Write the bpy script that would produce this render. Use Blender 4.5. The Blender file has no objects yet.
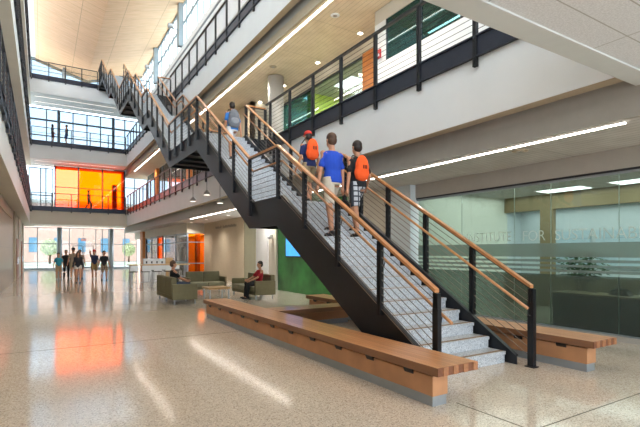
import bpy, bmesh, math, random
from mathutils import Vector, Matrix
random.seed(7)
PI = math.pi
scn = bpy.context.scene
col = scn.collection
scn.view_settings.view_transform = 'Standard'
scn.view_settings.look = 'None'
scn.view_settings.gamma = 1.0
scn.view_settings.use_curve_mapping = False
scn.view_settings.exposure = 0.7

# ------------------------------------------------------------------ materials
def s2l(c):
    return c / 12.92 if c <= 0.04045 else ((c + 0.055) / 1.055) ** 2.4
def rgb(h):
    return tuple(s2l(int(h[i:i + 2], 16) / 255) for i in (0, 2, 4)) + (1,)
MATS = {}
def base_mat(name):
    m = bpy.data.materials.new(name); m.use_nodes = True
    nt = m.node_tree
    b = nt.nodes['Principled BSDF']
    MATS[name] = m
    return m, nt, b
def mat(name, hx, rough=0.6, metal=0.0, var=0.06, scale=6.0, emis=None, es=0, spec=None, coat=0.0, bump=0.0):
    m, nt, b = base_mat(name)
    c = rgb(hx)
    tc = nt.nodes.new('ShaderNodeTexCoord')
    n = nt.nodes.new('ShaderNodeTexNoise'); n.inputs['Scale'].default_value = scale; n.inputs['Detail'].default_value = 4
    nt.links.new(tc.outputs['Object'], n.inputs['Vector'])
    r = nt.nodes.new('ShaderNodeValToRGB')
    r.color_ramp.elements[0].position = 0.3; r.color_ramp.elements[1].position = 0.7
    r.color_ramp.elements[0].color = tuple(max(0, v * (1 - var)) for v in c[:3]) + (1,)
    r.color_ramp.elements[1].color = tuple(min(1, v * (1 + var)) for v in c[:3]) + (1,)
    nt.links.new(n.outputs['Fac'], r.inputs['Fac'])
    nt.links.new(r.outputs['Color'], b.inputs['Base Color'])
    b.inputs['Roughness'].default_value = rough
    b.inputs['Metallic'].default_value = metal
    if coat: b.inputs['Coat Weight'].default_value = coat
    if spec is not None: b.inputs['Specular IOR Level'].default_value = spec
    if bump:
        bp = nt.nodes.new('ShaderNodeBump'); bp.inputs['Strength'].default_value = bump
        nt.links.new(n.outputs['Fac'], bp.inputs['Height']); nt.links.new(bp.outputs['Normal'], b.inputs['Normal'])
    if emis:
        b.inputs['Emission Color'].default_value = rgb(emis); b.inputs['Emission Strength'].default_value = es
    return m
def mathn(nt, op, a, b=None):
    n = nt.nodes.new('ShaderNodeMath'); n.operation = op
    for i, v in enumerate((a, b)):
        if v is None: continue
        if isinstance(v, (int, float)): n.inputs[i].default_value = v
        else: nt.links.new(v, n.inputs[i])
    return n.outputs[0]
def grid_mat(name, hx, linehx, lines, rough=0.6, var=0.05, nscale=5, stretch=(1, 1, 1), tone=None, coat=0.0, cell=0.0):
    """lines: list of (axis, period, width, offset): seams of a panelled or slatted surface"""
    m, nt, b = base_mat(name)
    tc = nt.nodes.new('ShaderNodeTexCoord')
    mp = nt.nodes.new('ShaderNodeMapping'); mp.inputs['Scale'].default_value = stretch
    nt.links.new(tc.outputs['Object'], mp.inputs['Vector'])
    n = nt.nodes.new('ShaderNodeTexNoise'); n.inputs['Scale'].default_value = nscale; n.inputs['Detail'].default_value = 5
    nt.links.new(mp.outputs['Vector'], n.inputs['Vector'])
    c = rgb(hx)
    r = nt.nodes.new('ShaderNodeValToRGB')
    r.color_ramp.elements[0].position = 0.3; r.color_ramp.elements[1].position = 0.7
    c0 = rgb(tone) if tone else tuple(v * (1 - var) for v in c[:3]) + (1,)
    r.color_ramp.elements[0].color = c0
    r.color_ramp.elements[1].color = tuple(min(1, v * (1 + var)) for v in c[:3]) + (1,)
    nt.links.new(n.outputs['Fac'], r.inputs['Fac'])
    sx = nt.nodes.new('ShaderNodeSeparateXYZ'); nt.links.new(tc.outputs['Object'], sx.inputs[0])
    out = None; cells = []
    for ax, per, w, off in lines:
        v = mathn(nt, 'ADD', sx.outputs[ax], off)
        q = mathn(nt, 'DIVIDE', v, per)
        f = mathn(nt, 'FRACT', q)
        cells.append(mathn(nt, 'FLOOR', q))
        l = mathn(nt, 'LESS_THAN', f, w / per)
        out = l if out is None else mathn(nt, 'MAXIMUM', out, l)
    colr = r.outputs['Color']
    if cell:
        cx = nt.nodes.new('ShaderNodeCombineXYZ')
        for i, cc in enumerate(cells[:3]): nt.links.new(cc, cx.inputs[i])
        wn = nt.nodes.new('ShaderNodeTexWhiteNoise'); nt.links.new(cx.outputs[0], wn.inputs['Vector'])
        val = mathn(nt, 'ADD', mathn(nt, 'MULTIPLY', wn.outputs['Value'], cell), 1 - cell / 2)
        vm = nt.nodes.new('ShaderNodeVectorMath'); vm.operation = 'SCALE'
        nt.links.new(colr, vm.inputs[0]); nt.links.new(val, vm.inputs['Scale'])
        colr = vm.outputs[0]
    mx = nt.nodes.new('ShaderNodeMix'); mx.data_type = 'RGBA'
    nt.links.new(out, mx.inputs[0]); nt.links.new(colr, mx.inputs[6]); mx.inputs[7].default_value = rgb(linehx)
    nt.links.new(mx.outputs[2], b.inputs['Base Color'])
    b.inputs['Roughness'].default_value = rough
    if coat: b.inputs['Coat Weight'].default_value = coat
    return m
def terrazzo(name, hx, dark, light, rough, scale, wav=0.0):
    m, nt, b = base_mat(name)
    tc = nt.nodes.new('ShaderNodeTexCoord')
    v = nt.nodes.new('ShaderNodeTexVoronoi'); v.inputs['Scale'].default_value = scale
    nt.links.new(tc.outputs['Object'], v.inputs['Vector'])
    sp = nt.nodes.new('ShaderNodeSeparateColor'); nt.links.new(v.outputs['Color'], sp.inputs[0])
    r = nt.nodes.new('ShaderNodeValToRGB'); r.color_ramp.interpolation = 'CONSTANT'
    e = r.color_ramp.elements; e[0].color = rgb(dark); e[0].position = 0; e[1].color = rgb(hx); e[1].position = 0.16
    k = e.new(0.78); k.color = rgb(light)
    nt.links.new(sp.outputs[0], r.inputs['Fac'])
    n = nt.nodes.new('ShaderNodeTexNoise'); n.inputs['Scale'].default_value = 0.5; n.inputs['Detail'].default_value = 3
    nt.links.new(tc.outputs['Object'], n.inputs['Vector'])
    val = mathn(nt, 'ADD', mathn(nt, 'MULTIPLY', n.outputs['Fac'], 0.2), 0.9)
    vm = nt.nodes.new('ShaderNodeVectorMath'); vm.operation = 'SCALE'
    nt.links.new(r.outputs['Color'], vm.inputs[0]); nt.links.new(val, vm.inputs['Scale'])
    nt.links.new(vm.outputs[0], b.inputs['Base Color'])
    b.inputs['Roughness'].default_value = rough
    if wav:
        w = nt.nodes.new('ShaderNodeTexNoise'); w.inputs['Scale'].default_value = 1.6; w.inputs['Detail'].default_value = 1
        nt.links.new(tc.outputs['Object'], w.inputs['Vector'])
        bp = nt.nodes.new('ShaderNodeBump'); bp.inputs['Strength'].default_value = wav; bp.inputs['Distance'].default_value = 0.02
        nt.links.new(w.outputs['Fac'], bp.inputs['Height']); nt.links.new(bp.outputs['Normal'], b.inputs['Normal'])
    return m
def glass(name, hx, refl=0.08, rough=0.02, diffuse=0.0, dhx='ffffff'):
    m = bpy.data.materials.new(name); m.use_nodes = True; nt = m.node_tree; nt.nodes.clear()
    o = nt.nodes.new('ShaderNodeOutputMaterial')
    t = nt.nodes.new('ShaderNodeBsdfTransparent'); t.inputs[0].default_value = rgb(hx)
    g = nt.nodes.new('ShaderNodeBsdfGlossy'); g.inputs['Roughness'].default_value = rough
    n = nt.nodes.new('ShaderNodeTexNoise'); n.inputs['Scale'].default_value = 2
    src = t.outputs[0]
    if diffuse:
        d = nt.nodes.new('ShaderNodeBsdfDiffuse'); d.inputs[0].default_value = rgb(dhx)
        tl = nt.nodes.new('ShaderNodeBsdfTranslucent'); tl.inputs[0].default_value = rgb(dhx)
        mm = nt.nodes.new('ShaderNodeMixShader'); mm.inputs[0].default_value = 0.5
        nt.links.new(d.outputs[0], mm.inputs[1]); nt.links.new(tl.outputs[0], mm.inputs[2])
        m2 = nt.nodes.new('ShaderNodeMixShader'); m2.inputs[0].default_value = diffuse
        nt.links.new(src, m2.inputs[1]); nt.links.new(mm.outputs[0], m2.inputs[2]); src = m2.outputs[0]
    lw = nt.nodes.new('ShaderNodeLayerWeight'); lw.inputs['Blend'].default_value = 0.25
    f = mathn(nt, 'ADD', mathn(nt, 'MULTIPLY', lw.outputs['Fresnel'], 0.3), refl)
    f2 = mathn(nt, 'MULTIPLY', f, mathn(nt, 'ADD', mathn(nt, 'MULTIPLY', n.outputs['Fac'], 0.05), 0.97))
    mx = nt.nodes.new('ShaderNodeMixShader')
    nt.links.new(f2, mx.inputs[0]); nt.links.new(src, mx.inputs[1]); nt.links.new(g.outputs[0], mx.inputs[2])
    nt.links.new(mx.outputs[0], o.inputs[0])
    MATS[name] = m
    return m

M = {}
M['floor'] = terrazzo('terrazzo_floor', 'cdc2b2', 'ac9f92', 'e0d6c8', 0.1, 90, 0.05)
M['step'] = terrazzo('terrazzo_step', 'bcc3c9', '8f979f', 'd9dde0', 0.35, 90)
M['joint'] = mat('floor_joint', '57503f', 0.6)
M['white'] = mat('white_paint', 'e4e6e6', 0.55, var=0.02, scale=1.5)
M['cream'] = mat('cream_paint', 'cfc8b8', 0.6, var=0.03, scale=1.5)
M['palegrey'] = mat('pale_grey_paint', 'd2d6d4', 0.6, var=0.02)
M['tan'] = mat('tan_paint', 'b4a58d', 0.65, var=0.03)
M['olive'] = mat('olive_paint', '7a6f52', 0.65, var=0.03)
M['greige'] = mat('greige_paint', 'aaa69e', 0.6, var=0.03)
M['green'] = mat('green_graphic', '35793c', 0.35, var=0.6, scale=1.1)
M['lime'] = mat('lime_paint', 'b4cc3a', 0.6, var=0.04)
M['steel'] = mat('charcoal_steel', '1d2026', 0.45, 0.1, var=0.15, scale=3)
M['post'] = mat('black_steel', '1b1c20', 0.4, 0.3, var=0.1)
M['band'] = mat('blue_black_channel', '2b2f3c', 0.4, 0.3, var=0.08)
M['pan'] = mat('dark_pan', '1d1d22', 0.6)
M['cable'] = mat('steel_cable', '7d736a', 0.35, 0.8)
M['brushed'] = mat('brushed_plinth', 'a5aeb6', 0.35, 0.6, var=0.05)
M['chrome'] = mat('brushed_metal', 'b5b8bc', 0.3, 0.9)
M['railwood'] = mat('rail_wood', 'c68a58', 0.35, var=0.15, scale=12, coat=0.3)
M['nosing'] = mat('nosing_strip', '8a7257', 0.6)
M['bench'] = grid_mat('bench_wood', 'd0996b', '8a5f40', [(0, 0.075, 0.004, 0)], 0.4, tone='bd8457', nscale=3, stretch=(6, 0.4, 6), coat=0.2, cell=0.18)
M['benchx'] = grid_mat('bench_wood_cross', 'd0996b', '8a5f40', [(1, 0.075, 0.004, 0)], 0.4, tone='bd8457', nscale=3, stretch=(0.4, 6, 6), coat=0.2, cell=0.18)
M['benchend'] = mat('bench_end_grain', '7a4c33', 0.6, var=0.2, scale=30)
M['benchend2'] = mat('bench_end_grain_pale', 'a26f4c', 0.6, var=0.2, scale=30)
M['benchbase'] = mat('bench_base_veneer', 'bd8a62', 0.45, var=0.12, scale=4)
M['maple'] = grid_mat('maple_ceiling', 'e8c09a', 'b8916c', [(0, 2.6, 0.03, 0.3), (1, 1.24, 0.02, 0)], 0.5, tone='deb388', nscale=2, stretch=(0.5, 4, 1), cell=0.03)
M['slat'] = grid_mat('slatted_ceiling', 'e4d5bd', 'b3a48c', [(0, 0.15, 0.01, 0), (1, 2.4, 0.014, 0)], 0.6, tone='dac9ae', nscale=2)
M['slatgrey'] = grid_mat('grey_slatted_ceiling', 'cfccc7', '9a9690', [(0, 0.15, 0.016, 0), (1, 2.4, 0.014, 0)], 0.6, tone='c4c0ba', nscale=2)
M['tile'] = grid_mat('acoustic_tile', 'e2e4e6', 'b0b0ac', [(0, 1.8, 0.014, 0.15), (1, 0.35, 0.014, 0.12)], 0.9, tone='ced0d2', nscale=60)
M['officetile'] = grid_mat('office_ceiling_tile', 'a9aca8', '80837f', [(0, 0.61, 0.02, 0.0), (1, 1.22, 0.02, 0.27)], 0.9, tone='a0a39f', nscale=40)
M['stone'] = grid_mat('stone_tile', '8c765a', '6d5c47', [(2, 1.0, 0.015, 0.2), (1, 0.8, 0.015, 0)], 0.3, tone='866f54', nscale=2, stretch=(1, 1, 4))
M['wooddoor'] = mat('wood_door', '9a5a33', 0.4, var=0.15, scale=4)
M['orangewood'] = grid_mat('orange_wood', 'c9803f', '8a5326', [(2, 0.6, 0.012, 0)], 0.45, tone='b56c30', nscale=3, stretch=(1, 1, 6))
M['alu'] = mat('aluminium_frame', '8f999e', 0.4, 0.4)
M['darkalu'] = mat('dark_frame', '4a5157', 0.4, 0.4)
M['glass'] = glass('clear_glass', 'b2babe', 0.02)
M['office_glass'] = glass('office_glass', 'e2ebe6', 0.03)
M['film'] = glass('frosted_film', 'c3cfc9', 0.02, 0.25, 0.33, 'c3cdc8')
M['film_low'] = glass('tinted_film', 'c0cac5', 0.02, 0.3, 0.14, 'a8b3ae')
M['entry_glass'] = glass('entrance_glass', 'd3d9da', 0.02)
M['amber_glass'] = glass('amber_glass', 'ffb03c', 0.04)
M['clear'] = glass('clerestory_glass', 'f0f6f6', 0.03)
M['orange_glass'] = glass('orange_glass', 'ff9214', 0.05)
M['blue_glass'] = glass('blue_tint_glass', '86a9ac', 0.03)
M['letters'] = glass('frosted_letters', 'e8efea', 0.02, 0.3, 0.7, 'e3ebe6')
M['greyletters'] = mat('grey_letters', '8d8577', 0.4, 0.3)
M['sofa'] = mat('olive_upholstery', '736d50', 0.7, var=0.08, scale=8, bump=0.05)
M['cushion'] = mat('grey_olive_cushion', '8f8b70', 0.75, var=0.08, scale=8)
M['tabletop'] = mat('table_top', 'cba676', 0.35, var=0.08)
M['skin'] = mat('skin', 'c08a6c', 0.5, var=0.05, scale=20)
M['shoe'] = mat('dark_shoe', '222226', 0.6)
M['shoe_light'] = mat('pale_shoe', 'b9b5ac', 0.6)
M['hair'] = mat('dark_hair', '231812', 0.6, var=0.3, scale=40)
M['brownhair'] = mat('brown_hair', '4a3222', 0.6, var=0.3, scale=40)
M['screen'] = mat('screen_face', '2d6fb0', 0.2, emis='3f8fd8', es=1.2, var=0.4, scale=5)
M['red'] = mat('red_plastic', 'b01c1c', 0.4)
M['brick'] = grid_mat('pink_brick', 'd2ae9e', 'c29e8e', [(2, 0.3, 0.03, 0)], 0.9, tone='c9a090', nscale=2)
M['pale'] = mat('pale_stone', 'd5cfc2', 0.8)
M['extwin'] = mat('window_dark_glass', '5f8aa5', 0.15)
M['concrete'] = mat('pale_concrete', 'c3beb3', 0.9)
M['grass'] = mat('lawn', 'a9b394', 0.95, var=0.2)
M['leaf'] = mat('leaf', '2f5b30', 0.6, var=0.3, scale=8)
M['leaf_out'] = mat('tree_leaf', 'c3c49a', 0.8, var=0.3, scale=3)
M['bark'] = mat('bark', '5b4636', 0.9)
M['deskdark'] = mat('desk_front', '4f5a55', 0.6)
M['desktop'] = mat('desk_top', 'b79a6c', 0.4)
M['blind'] = grid_mat('window_blind', 'b9cdd6', '93a9b3', [(2, 0.3, 0.02, 0)], 0.8)
M['mintwall'] = mat('pale_green_wall', 'c9d0c6', 0.7, var=0.02)
M['officewhite'] = mat('office_white', 'cfd8da', 0.7, var=0.02)
M['joint_glass'] = mat('silicone_joint', '93a69b', 0.4)
M['palecarpet'] = mat('pale_gallery_floor', 'bdb09c', 0.8, var=0.1, scale=30)
M['carpet'] = mat('grey_carpet', '6d6c66', 0.95, var=0.15, scale=30)
def emit(name, hx, s):
    m, nt, b = base_mat(name)
    b.inputs['Base Color'].default_value = (0.8, 0.8, 0.8, 1)
    tc = nt.nodes.new('ShaderNodeTexCoord'); n = nt.nodes.new('ShaderNodeTexNoise'); nt.links.new(tc.outputs['Object'], n.inputs['Vector'])
    nt.links.new(mathn(nt, 'ADD', mathn(nt, 'MULTIPLY', n.outputs['Fac'], 0.1 * s), 0.95 * s), b.inputs['Emission Strength'])
    b.inputs['Emission Color'].default_value = rgb(hx)
    return m
M['dimstrip'] = emit('dim_lamp_diffuser', 'fff1e4', 1.3)
M['strip'] = emit('lamp_diffuser', 'fff1e4', 9)
M['troffer'] = emit('troffer_diffuser', 'f3fbff', 2.5)
M['down'] = emit('downlight_lens', 'fff3df', 14)
M['exit'] = emit('exit_sign_face', 'c0301a', 0.5)
def cloth(hx, var=0.1): 
    k = 'cloth_' + hx
    if k not in M: M[k] = mat('cloth_' + hx, hx, 0.85, var=var, scale=9)
    return M[k]
M['plaid'] = grid_mat('plaid_cloth', 'b9bdc4', '3c404a', [(0, 0.1, 0.03, 0.0), (2, 0.1, 0.03, 0)], 0.85)
M['plaid2'] = grid_mat('pale_plaid_cloth', 'b8a68a', '5b4a3c', [(0, 0.1, 0.03, 0.0), (2, 0.1, 0.03, 0)], 0.85)

# ------------------------------------------------------------------ mesh helpers
def box(bm, x0, x1, y0, y1, z0, z1, mi=0):
    v = [bm.verts.new((x, y, z)) for x in (x0, x1) for y in (y0, y1) for z in (z0, z1)]
    fs = []
    for q in ((0, 1, 3, 2), (4, 6, 7, 5), (0, 4, 5, 1), (2, 3, 7, 6), (0, 2, 6, 4), (1, 5, 7, 3)):
        f = bm.faces.new([v[i] for i in q]); f.material_index = mi; fs.append(f)
    return fs
def beam(bm, p0, p1, w, h, mi=0):
    p0 = Vector(p0); p1 = Vector(p1); d = p1 - p0
    hd = Vector((d.x, d.y, 0))
    if hd.length < 1e-6: hd = Vector((0, 1, 0))
    s = Vector((hd.y, -hd.x, 0)).normalized() * w / 2
    u = Vector((0, 0, h / 2))
    v = [bm.verts.new(p + a * s + b * u) for p in (p0, p1) for a, b in ((-1, -1), (1, -1), (1, 1), (-1, 1))]
    for q in ((0, 1, 2, 3), (7, 6, 5, 4), (0, 4, 5, 1), (1, 5, 6, 2), (2, 6, 7, 3), (3, 7, 4, 0)):
        bm.faces.new([v[i] for i in q]).material_index = mi
def tube(bm, pts, rad, n=8, cap=True, mi=0):
    pts = [Vector(p) for p in pts]; rings = []
    rads = rad if isinstance(rad, (list, tuple)) else [rad] * len(pts)
    for i, p in enumerate(pts):
        a = pts[max(0, i - 1)]; b = pts[min(len(pts) - 1, i + 1)]
        d = (b - a).normalized()
        up = Vector((0, 0, 1)) if abs(d.z) < 0.95 else Vector((0, 1, 0))
        s = d.cross(up).normalized(); t = s.cross(d)
        r = rads[i]; rx, ry = r if isinstance(r, tuple) else (r, r)
        rings.append([bm.verts.new(p + s * math.cos(2 * PI * k / n) * rx + t * math.sin(2 * PI * k / n) * ry) for k in range(n)])
    for a, b in zip(rings, rings[1:]):
        for k in range(n):
            f = bm.faces.new((a[k], a[(k + 1) % n], b[(k + 1) % n], b[k])); f.material_index = mi; f.smooth = n > 6
    if cap:
        bm.faces.new(rings[0][::-1]).material_index = mi; bm.faces.new(rings[-1]).material_index = mi
def prism(bm, poly, axis, a, b, mi=0):
    """poly: list of 2D points, extruded along axis (0=x: poly is (y,z); 1=y: (x,z); 2=z: (x,y))"""
    def mk(p, t):
        return {0: (t, p[0], p[1]), 1: (p[0], t, p[1]), 2: (p[0], p[1], t)}[axis]
    A = [bm.verts.new(mk(p, a)) for p in poly]; B = [bm.verts.new(mk(p, b)) for p in poly]
    n = len(poly)
    bm.faces.new(A).material_index = mi; bm.faces.new(B[::-1]).material_index = mi
    for i in range(n):
        bm.faces.new((A[i], B[i], B[(i + 1) % n], A[(i + 1) % n])).material_index = mi
def lathe(bm, prof, c, n=20, mi=0):
    rings = [[bm.verts.new((c[0] + r * math.cos(2 * PI * k / n), c[1] + r * math.sin(2 * PI * k / n), c[2] + z)) for k in range(n)] for r, z in prof]
    for a, b in zip(rings, rings[1:]):
        for k in range(n):
            f = bm.faces.new((a[k], a[(k + 1) % n], b[(k + 1) % n], b[k])); f.smooth = True; f.material_index = mi
    bm.faces.new(rings[0][::-1]); bm.faces.new(rings[-1])
def ellipsoid(bm, c, r, rot=None, u=14, v=9):
    m = Matrix.Translation(Vector(c)) @ (rot.to_4x4() if rot else Matrix.Identity(4)) @ Matrix.Diagonal((r[0], r[1], r[2], 1))
    bmesh.ops.create_uvsphere(bm, u_segments=u, v_segments=v, radius=1, matrix=m)
def B(): return bmesh.new()
def obj(name, bm, mats, parent=None, smooth=False, bevel=0, loc=None, rz=0):
    bmesh.ops.recalc_face_normals(bm, faces=bm.faces[:])
    me = bpy.data.meshes.new(name); bm.to_mesh(me); bm.free()
    for m in (mats if isinstance(mats, (list, tuple)) else [mats]): me.materials.append(m)
    o = bpy.data.objects.new(name, me); col.objects.link(o)
    if smooth:
        for p in me.polygons: p.use_smooth = True
    if parent: o.parent = parent
    if loc: o.location = loc
    if rz: o.rotation_euler.z = rz
    if bevel:
        b = o.modifiers.new('bevel', 'BEVEL'); b.width = bevel; b.segments = 2; b.limit_method = 'ANGLE'
    return o
def struct(name, bm, mats, **k):
    o = obj(name, bm, mats, **k); o['kind'] = 'structure'; return o
def tag(o, label, cat, group=None, kind=None):
    o['label'] = label; o['category'] = cat
    if group: o['group'] = group
    if kind: o['kind'] = kind
    return o
def thing(name, label, cat, loc=(0, 0, 0), rz=0, group=None):
    o = bpy.data.objects.new(name, None); col.objects.link(o)
    o.location = loc; o.rotation_euler.z = rz; o.empty_display_size = 0.1
    return tag(o, label, cat, group)
def sbox(name, m, *a, **k):
    b = B(); box(b, *a); return struct(name, b, m, **k)
def copy_tree(o, parent=None):
    c = o.copy(); col.objects.link(c)
    if parent: c.parent = parent
    for ch in list(o.children): copy_tree(ch, c)
    return c

# ------------------------------------------------------------------ key dimensions
L2, L3, L4 = 5.392, 10.784, 16.176
XR, XL = 6.5, -0.85          # balcony edges right and left
YF, YB = 2.95, 43.5          # front slab edge, rear bridge edge
REAR = 47.5

# ------------------------------------------------------------------ shell
b = B(); box(b, -3.2, 14, -9, REAR + 0.1, -0.2, 0)
for y in (2.43, 8.6, 14.8, 21.0, 27.2, 33.4, 39.6): box(b, -1.5, 8.8, y - 0.006, y + 0.006, -0.001, 0.002, 1)
for x in (3.74,): 
    box(b, x - 0.006, x + 0.006, -9, 3.3, -0.001, 0.002, 1)
    box(b, x - 0.006, x + 0.006, 11.1, REAR, -0.001, 0.002, 1)
struct('floor', b, [M['floor'], M['joint']])

# slab above the camera with acoustic tiles
b = B(); box(b, -3.2, 14, -9, YF, 3.9, L2)
struct('floor', b, M['white'])
b = B(); box(b, -1.2, 13.9, -8.6, 2.68, 3.88, 3.9)
struct('ceiling', b, M['tile'])
b = B(); box(b, -1.5, 13.9, 2.68, YF, 3.86, 3.9); struct('ceiling', b, M['palegrey'])

def gallery_right(z, y0, y1, wall_x, name_i):
    top = z; bot = z - 1.46; c = z - 1.95
    b = B()
    box(b, XR, XR + 0.2, y0, y1, bot, top)                     # fascia
    struct('wall_right', b, M['white'])
    b = B(); box(b, XR + 0.005, XR + 0.22, y0, y1, bot - 0.012, bot - 0.001); struct('trim_%d' % name_i, b, M['tan'])
    b = B()
    box(b, XR + 0.2, 14, y0, y1, z - 0.9, z - 0.02)             # slab
    struct('floor', b, M['white'])
    b = B(); box(b, XR + 0.2, 14, y0, y1, z - 0.02, z); struct('floor', b, M['palecarpet'])
    if z < 6: y0 = -1.0
    b = B(); box(b, 6.87, 6.93, y0, y1, bot - 0.2, z - 0.9); struct('wall_right', b, M['greige'])
    b = B(); box(b, 6.84, 6.93, y0, y1, c, bot - 0.2); struct('wall_right', b, M['tan'] if z > 6 else M['greige'])
    b = B(); box(b, 6.93, wall_x + 0.02 if z > 6 else 8.85, y0, y1, c, c + 0.05); struct('ceiling', b, M['slat'] if z > 6 else M['slatgrey'])
gallery_right(L2, 2.951, REAR, 8.8, 1)
gallery_right(L3, -6.0, REAR, 14, 2)
sbox('ceiling', M['slatgrey'], 8.85, 14, 10.2, 28.6, L2 - 1.95, L2 - 1.9)
# floor of the upper left side galleries
for i, z in enumerate((L2, L3, L4)):
    b = B(); box(b, -3.2, XL, -6 if i else YF + 0.001, REAR, z - 1.5, z); struct('wall_left', b, M['white'])
    b = B(); box(b, -3.2, XL + 0.03, -6 if i else YF + 0.001, REAR, z - 1.515, z - 1.501); struct('trim_%d' % (3 + i), b, M['cream'])
# left walls
b = B(); box(b, -3.2, -1.35, -9, 30.0, 0, 3.84); struct('wall_left', b, M['stone'])
b = B(); box(b, -3.2, -1.35, 30.0, REAR, 0, 3.84); struct('wall_left', b, M['cream'])
for i, z in enumerate((L2, L3, L4)):
    b = B(); box(b, -3.4, -3.2, -6, REAR, z, z + (3.86 if i < 2 else 0.6)); struct('wall_left', b, M['white'])
b = B(); box(b, -1.35, -1.31, 3.0, 28, 3.3, 3.42); struct('trim_6', b, M['tan'])
for k, (y0, y1) in enumerate(((30.0, 31.6), (35.4, 38.3), (43, 44.2))):
    b = B(); box(b, -1.35, -1.27, y0, y1, 0, 3.84); struct('wall_left', b, M['tan'] if k == 0 else M['cream'])

# rear bridges
for i, z in enumerate((L2, L3, L4)):
    b = B(); box(b, XL, 6.5 if i < 2 else 14, YB, REAR - 0.05, z - 1.5, z); struct('wall_back', b, M['white'] if i else M['cream'])
    for q in range(2):
        t = thing('linear_ceiling_light', ['long slim', 'second slim'][q] + ' linear light under the %s rear bridge' % ['lowest', 'middle', 'highest'][i], 'ceiling light', (2.6, YB + 1.0 + q * 1.6, z - 1.5))
        b = B(); box(b, -3.2, 3.2, -0.04, 0.04, -0.02, 0); obj('frame', b, M['alu'], t)
        b = B(); box(b, -3.15, 3.15, -0.03, 0.03, -0.026, -0.02); obj('diffuser', b, M['dimstrip'], t)

# ------------------------------------------------------------------ rear windows
def window_grid(name, x0, x1, z0, z1, y, xs, zs, fr, gl, thick=0.06, deep=0.12, parent=None):
    f = B()
    for x in [x0, x1] + list(xs): box(f, x - thick / 2, x + thick / 2, y, y + deep, z0, z1)
    for z in [z0 + thick / 2, z1 - thick / 2] + list(zs): box(f, x0, x1, y + 0.005, y + deep - 0.005, z - thick / 2, z + thick / 2)
    o = struct(name, f, fr)
    g = B(); box(g, x0, x1, y + 0.055, y + 0.065, z0, z1); obj('pane', g, gl, o)
    return o
window_grid('window_1', -1.5, 1.2, 0.02, 3.84, REAR, (-0.35, ), (2.35,), M['alu'], M['entry_glass'])
window_grid('window_2', 1.5, 5.45, 0.02, 3.84, REAR, (2.15, 4.35, 4.9), (2.35,), M['alu'], M['entry_glass'])
window_grid('window_3', 5.85, 8.0, 0.02, 3.84, REAR, (6.9,), (2.35,), M['alu'], M['entry_glass'])
for k, (x0, x1) in enumerate(((2.4, 3.25), (3.3, 4.15))):
    d = B(); y = REAR - 0.06
    for x in (x0, x1 - 0.07): box(d, x, x + 0.07, y, y + 0.05, 0.02, 2.2)
    for z in (0.02, 2.13): box(d, x0, x1, y, y + 0.05, z, z + (0.2 if z < 1 else 0.07))
    o = struct('door_%d' % (k + 1), d, M['alu'])
    g = B(); tube(g, [(x1 - 0.13 if k == 0 else x0 + 0.13, y - 0.05, 0.8), (x1 - 0.13 if k == 0 else x0 + 0.13, y - 0.05, 1.4)], 0.015); obj('door_handle', g, M['chrome'], o)
for k, x in enumerate((1.35, 5.65)):
    b = B(); lathe(b, [(0.2, 0), (0.2, 3.84)], (x, REAR - 0.3, 0), 24); struct('trim_%d' % (10 + k), b, M['alu'])
for k, (xa, xb) in enumerate(((-1.5, 2.3), (4.25, 8))):
    b = B(); box(b, xa, xb, REAR - 0.12, REAR - 0.01, 0, 0.16); struct('baseboard_back', b, M['alu'])
# exit sign
t = thing('exit_sign', 'small lit red EXIT sign hanging above the entrance doors', 'sign', (3.28, REAR - 0.35, 2.62))
b = B(); box(b, -0.22, 0.22, 0, 0.05, 0, 0.24); obj('housing', b, M['alu'], t)
b = B(); box(b, -0.2, 0.2, -0.006, 0, 0.02, 0.22); obj('face', b, M['exit'], t)
b = B(); tube(b, [(0, 0.025, 0.24), (0, 0.025, 1.2)], 0.012); obj('stem', b, M['alu'], t)
def text_mesh(txt, name, m, parent=None, size=0.2, depth=0.004, thin=0.0):
    cu = bpy.data.curves.new(name, 'FONT'); cu.body = txt; cu.size = size; cu.extrude = depth; cu.offset = thin; cu.align_x = 'LEFT'
    o = bpy.data.objects.new(name, cu); col.objects.link(o)
    bpy.context.view_layer.update()
    dg = bpy.context.evaluated_depsgraph_get()
    me = bpy.data.meshes.new_from_object(o.evaluated_get(dg))
    bpy.data.objects.remove(o)
    n = bpy.data.objects.new(name, me); col.objects.link(n)
    me.materials.clear(); me.materials.append(m)
    xs = [v.co.x for v in me.vertices]; ys = [v.co.y for v in me.vertices]
    x0 = min(xs); w = max(xs) - x0; y0 = min(ys); h = max(ys) - y0
    for v in me.vertices: v.co.x -= x0; v.co.y -= y0
    if parent: n.parent = parent
    return n, w, h
e, w, h = text_mesh('EXIT', 'lettering', M['white'], t, 0.16)
e.rotation_euler = (PI / 2, 0, 0); e.scale = (0.3 / w, 0.13 / h, 1); e.location = (-0.15, -0.01, 0.055)

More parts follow.
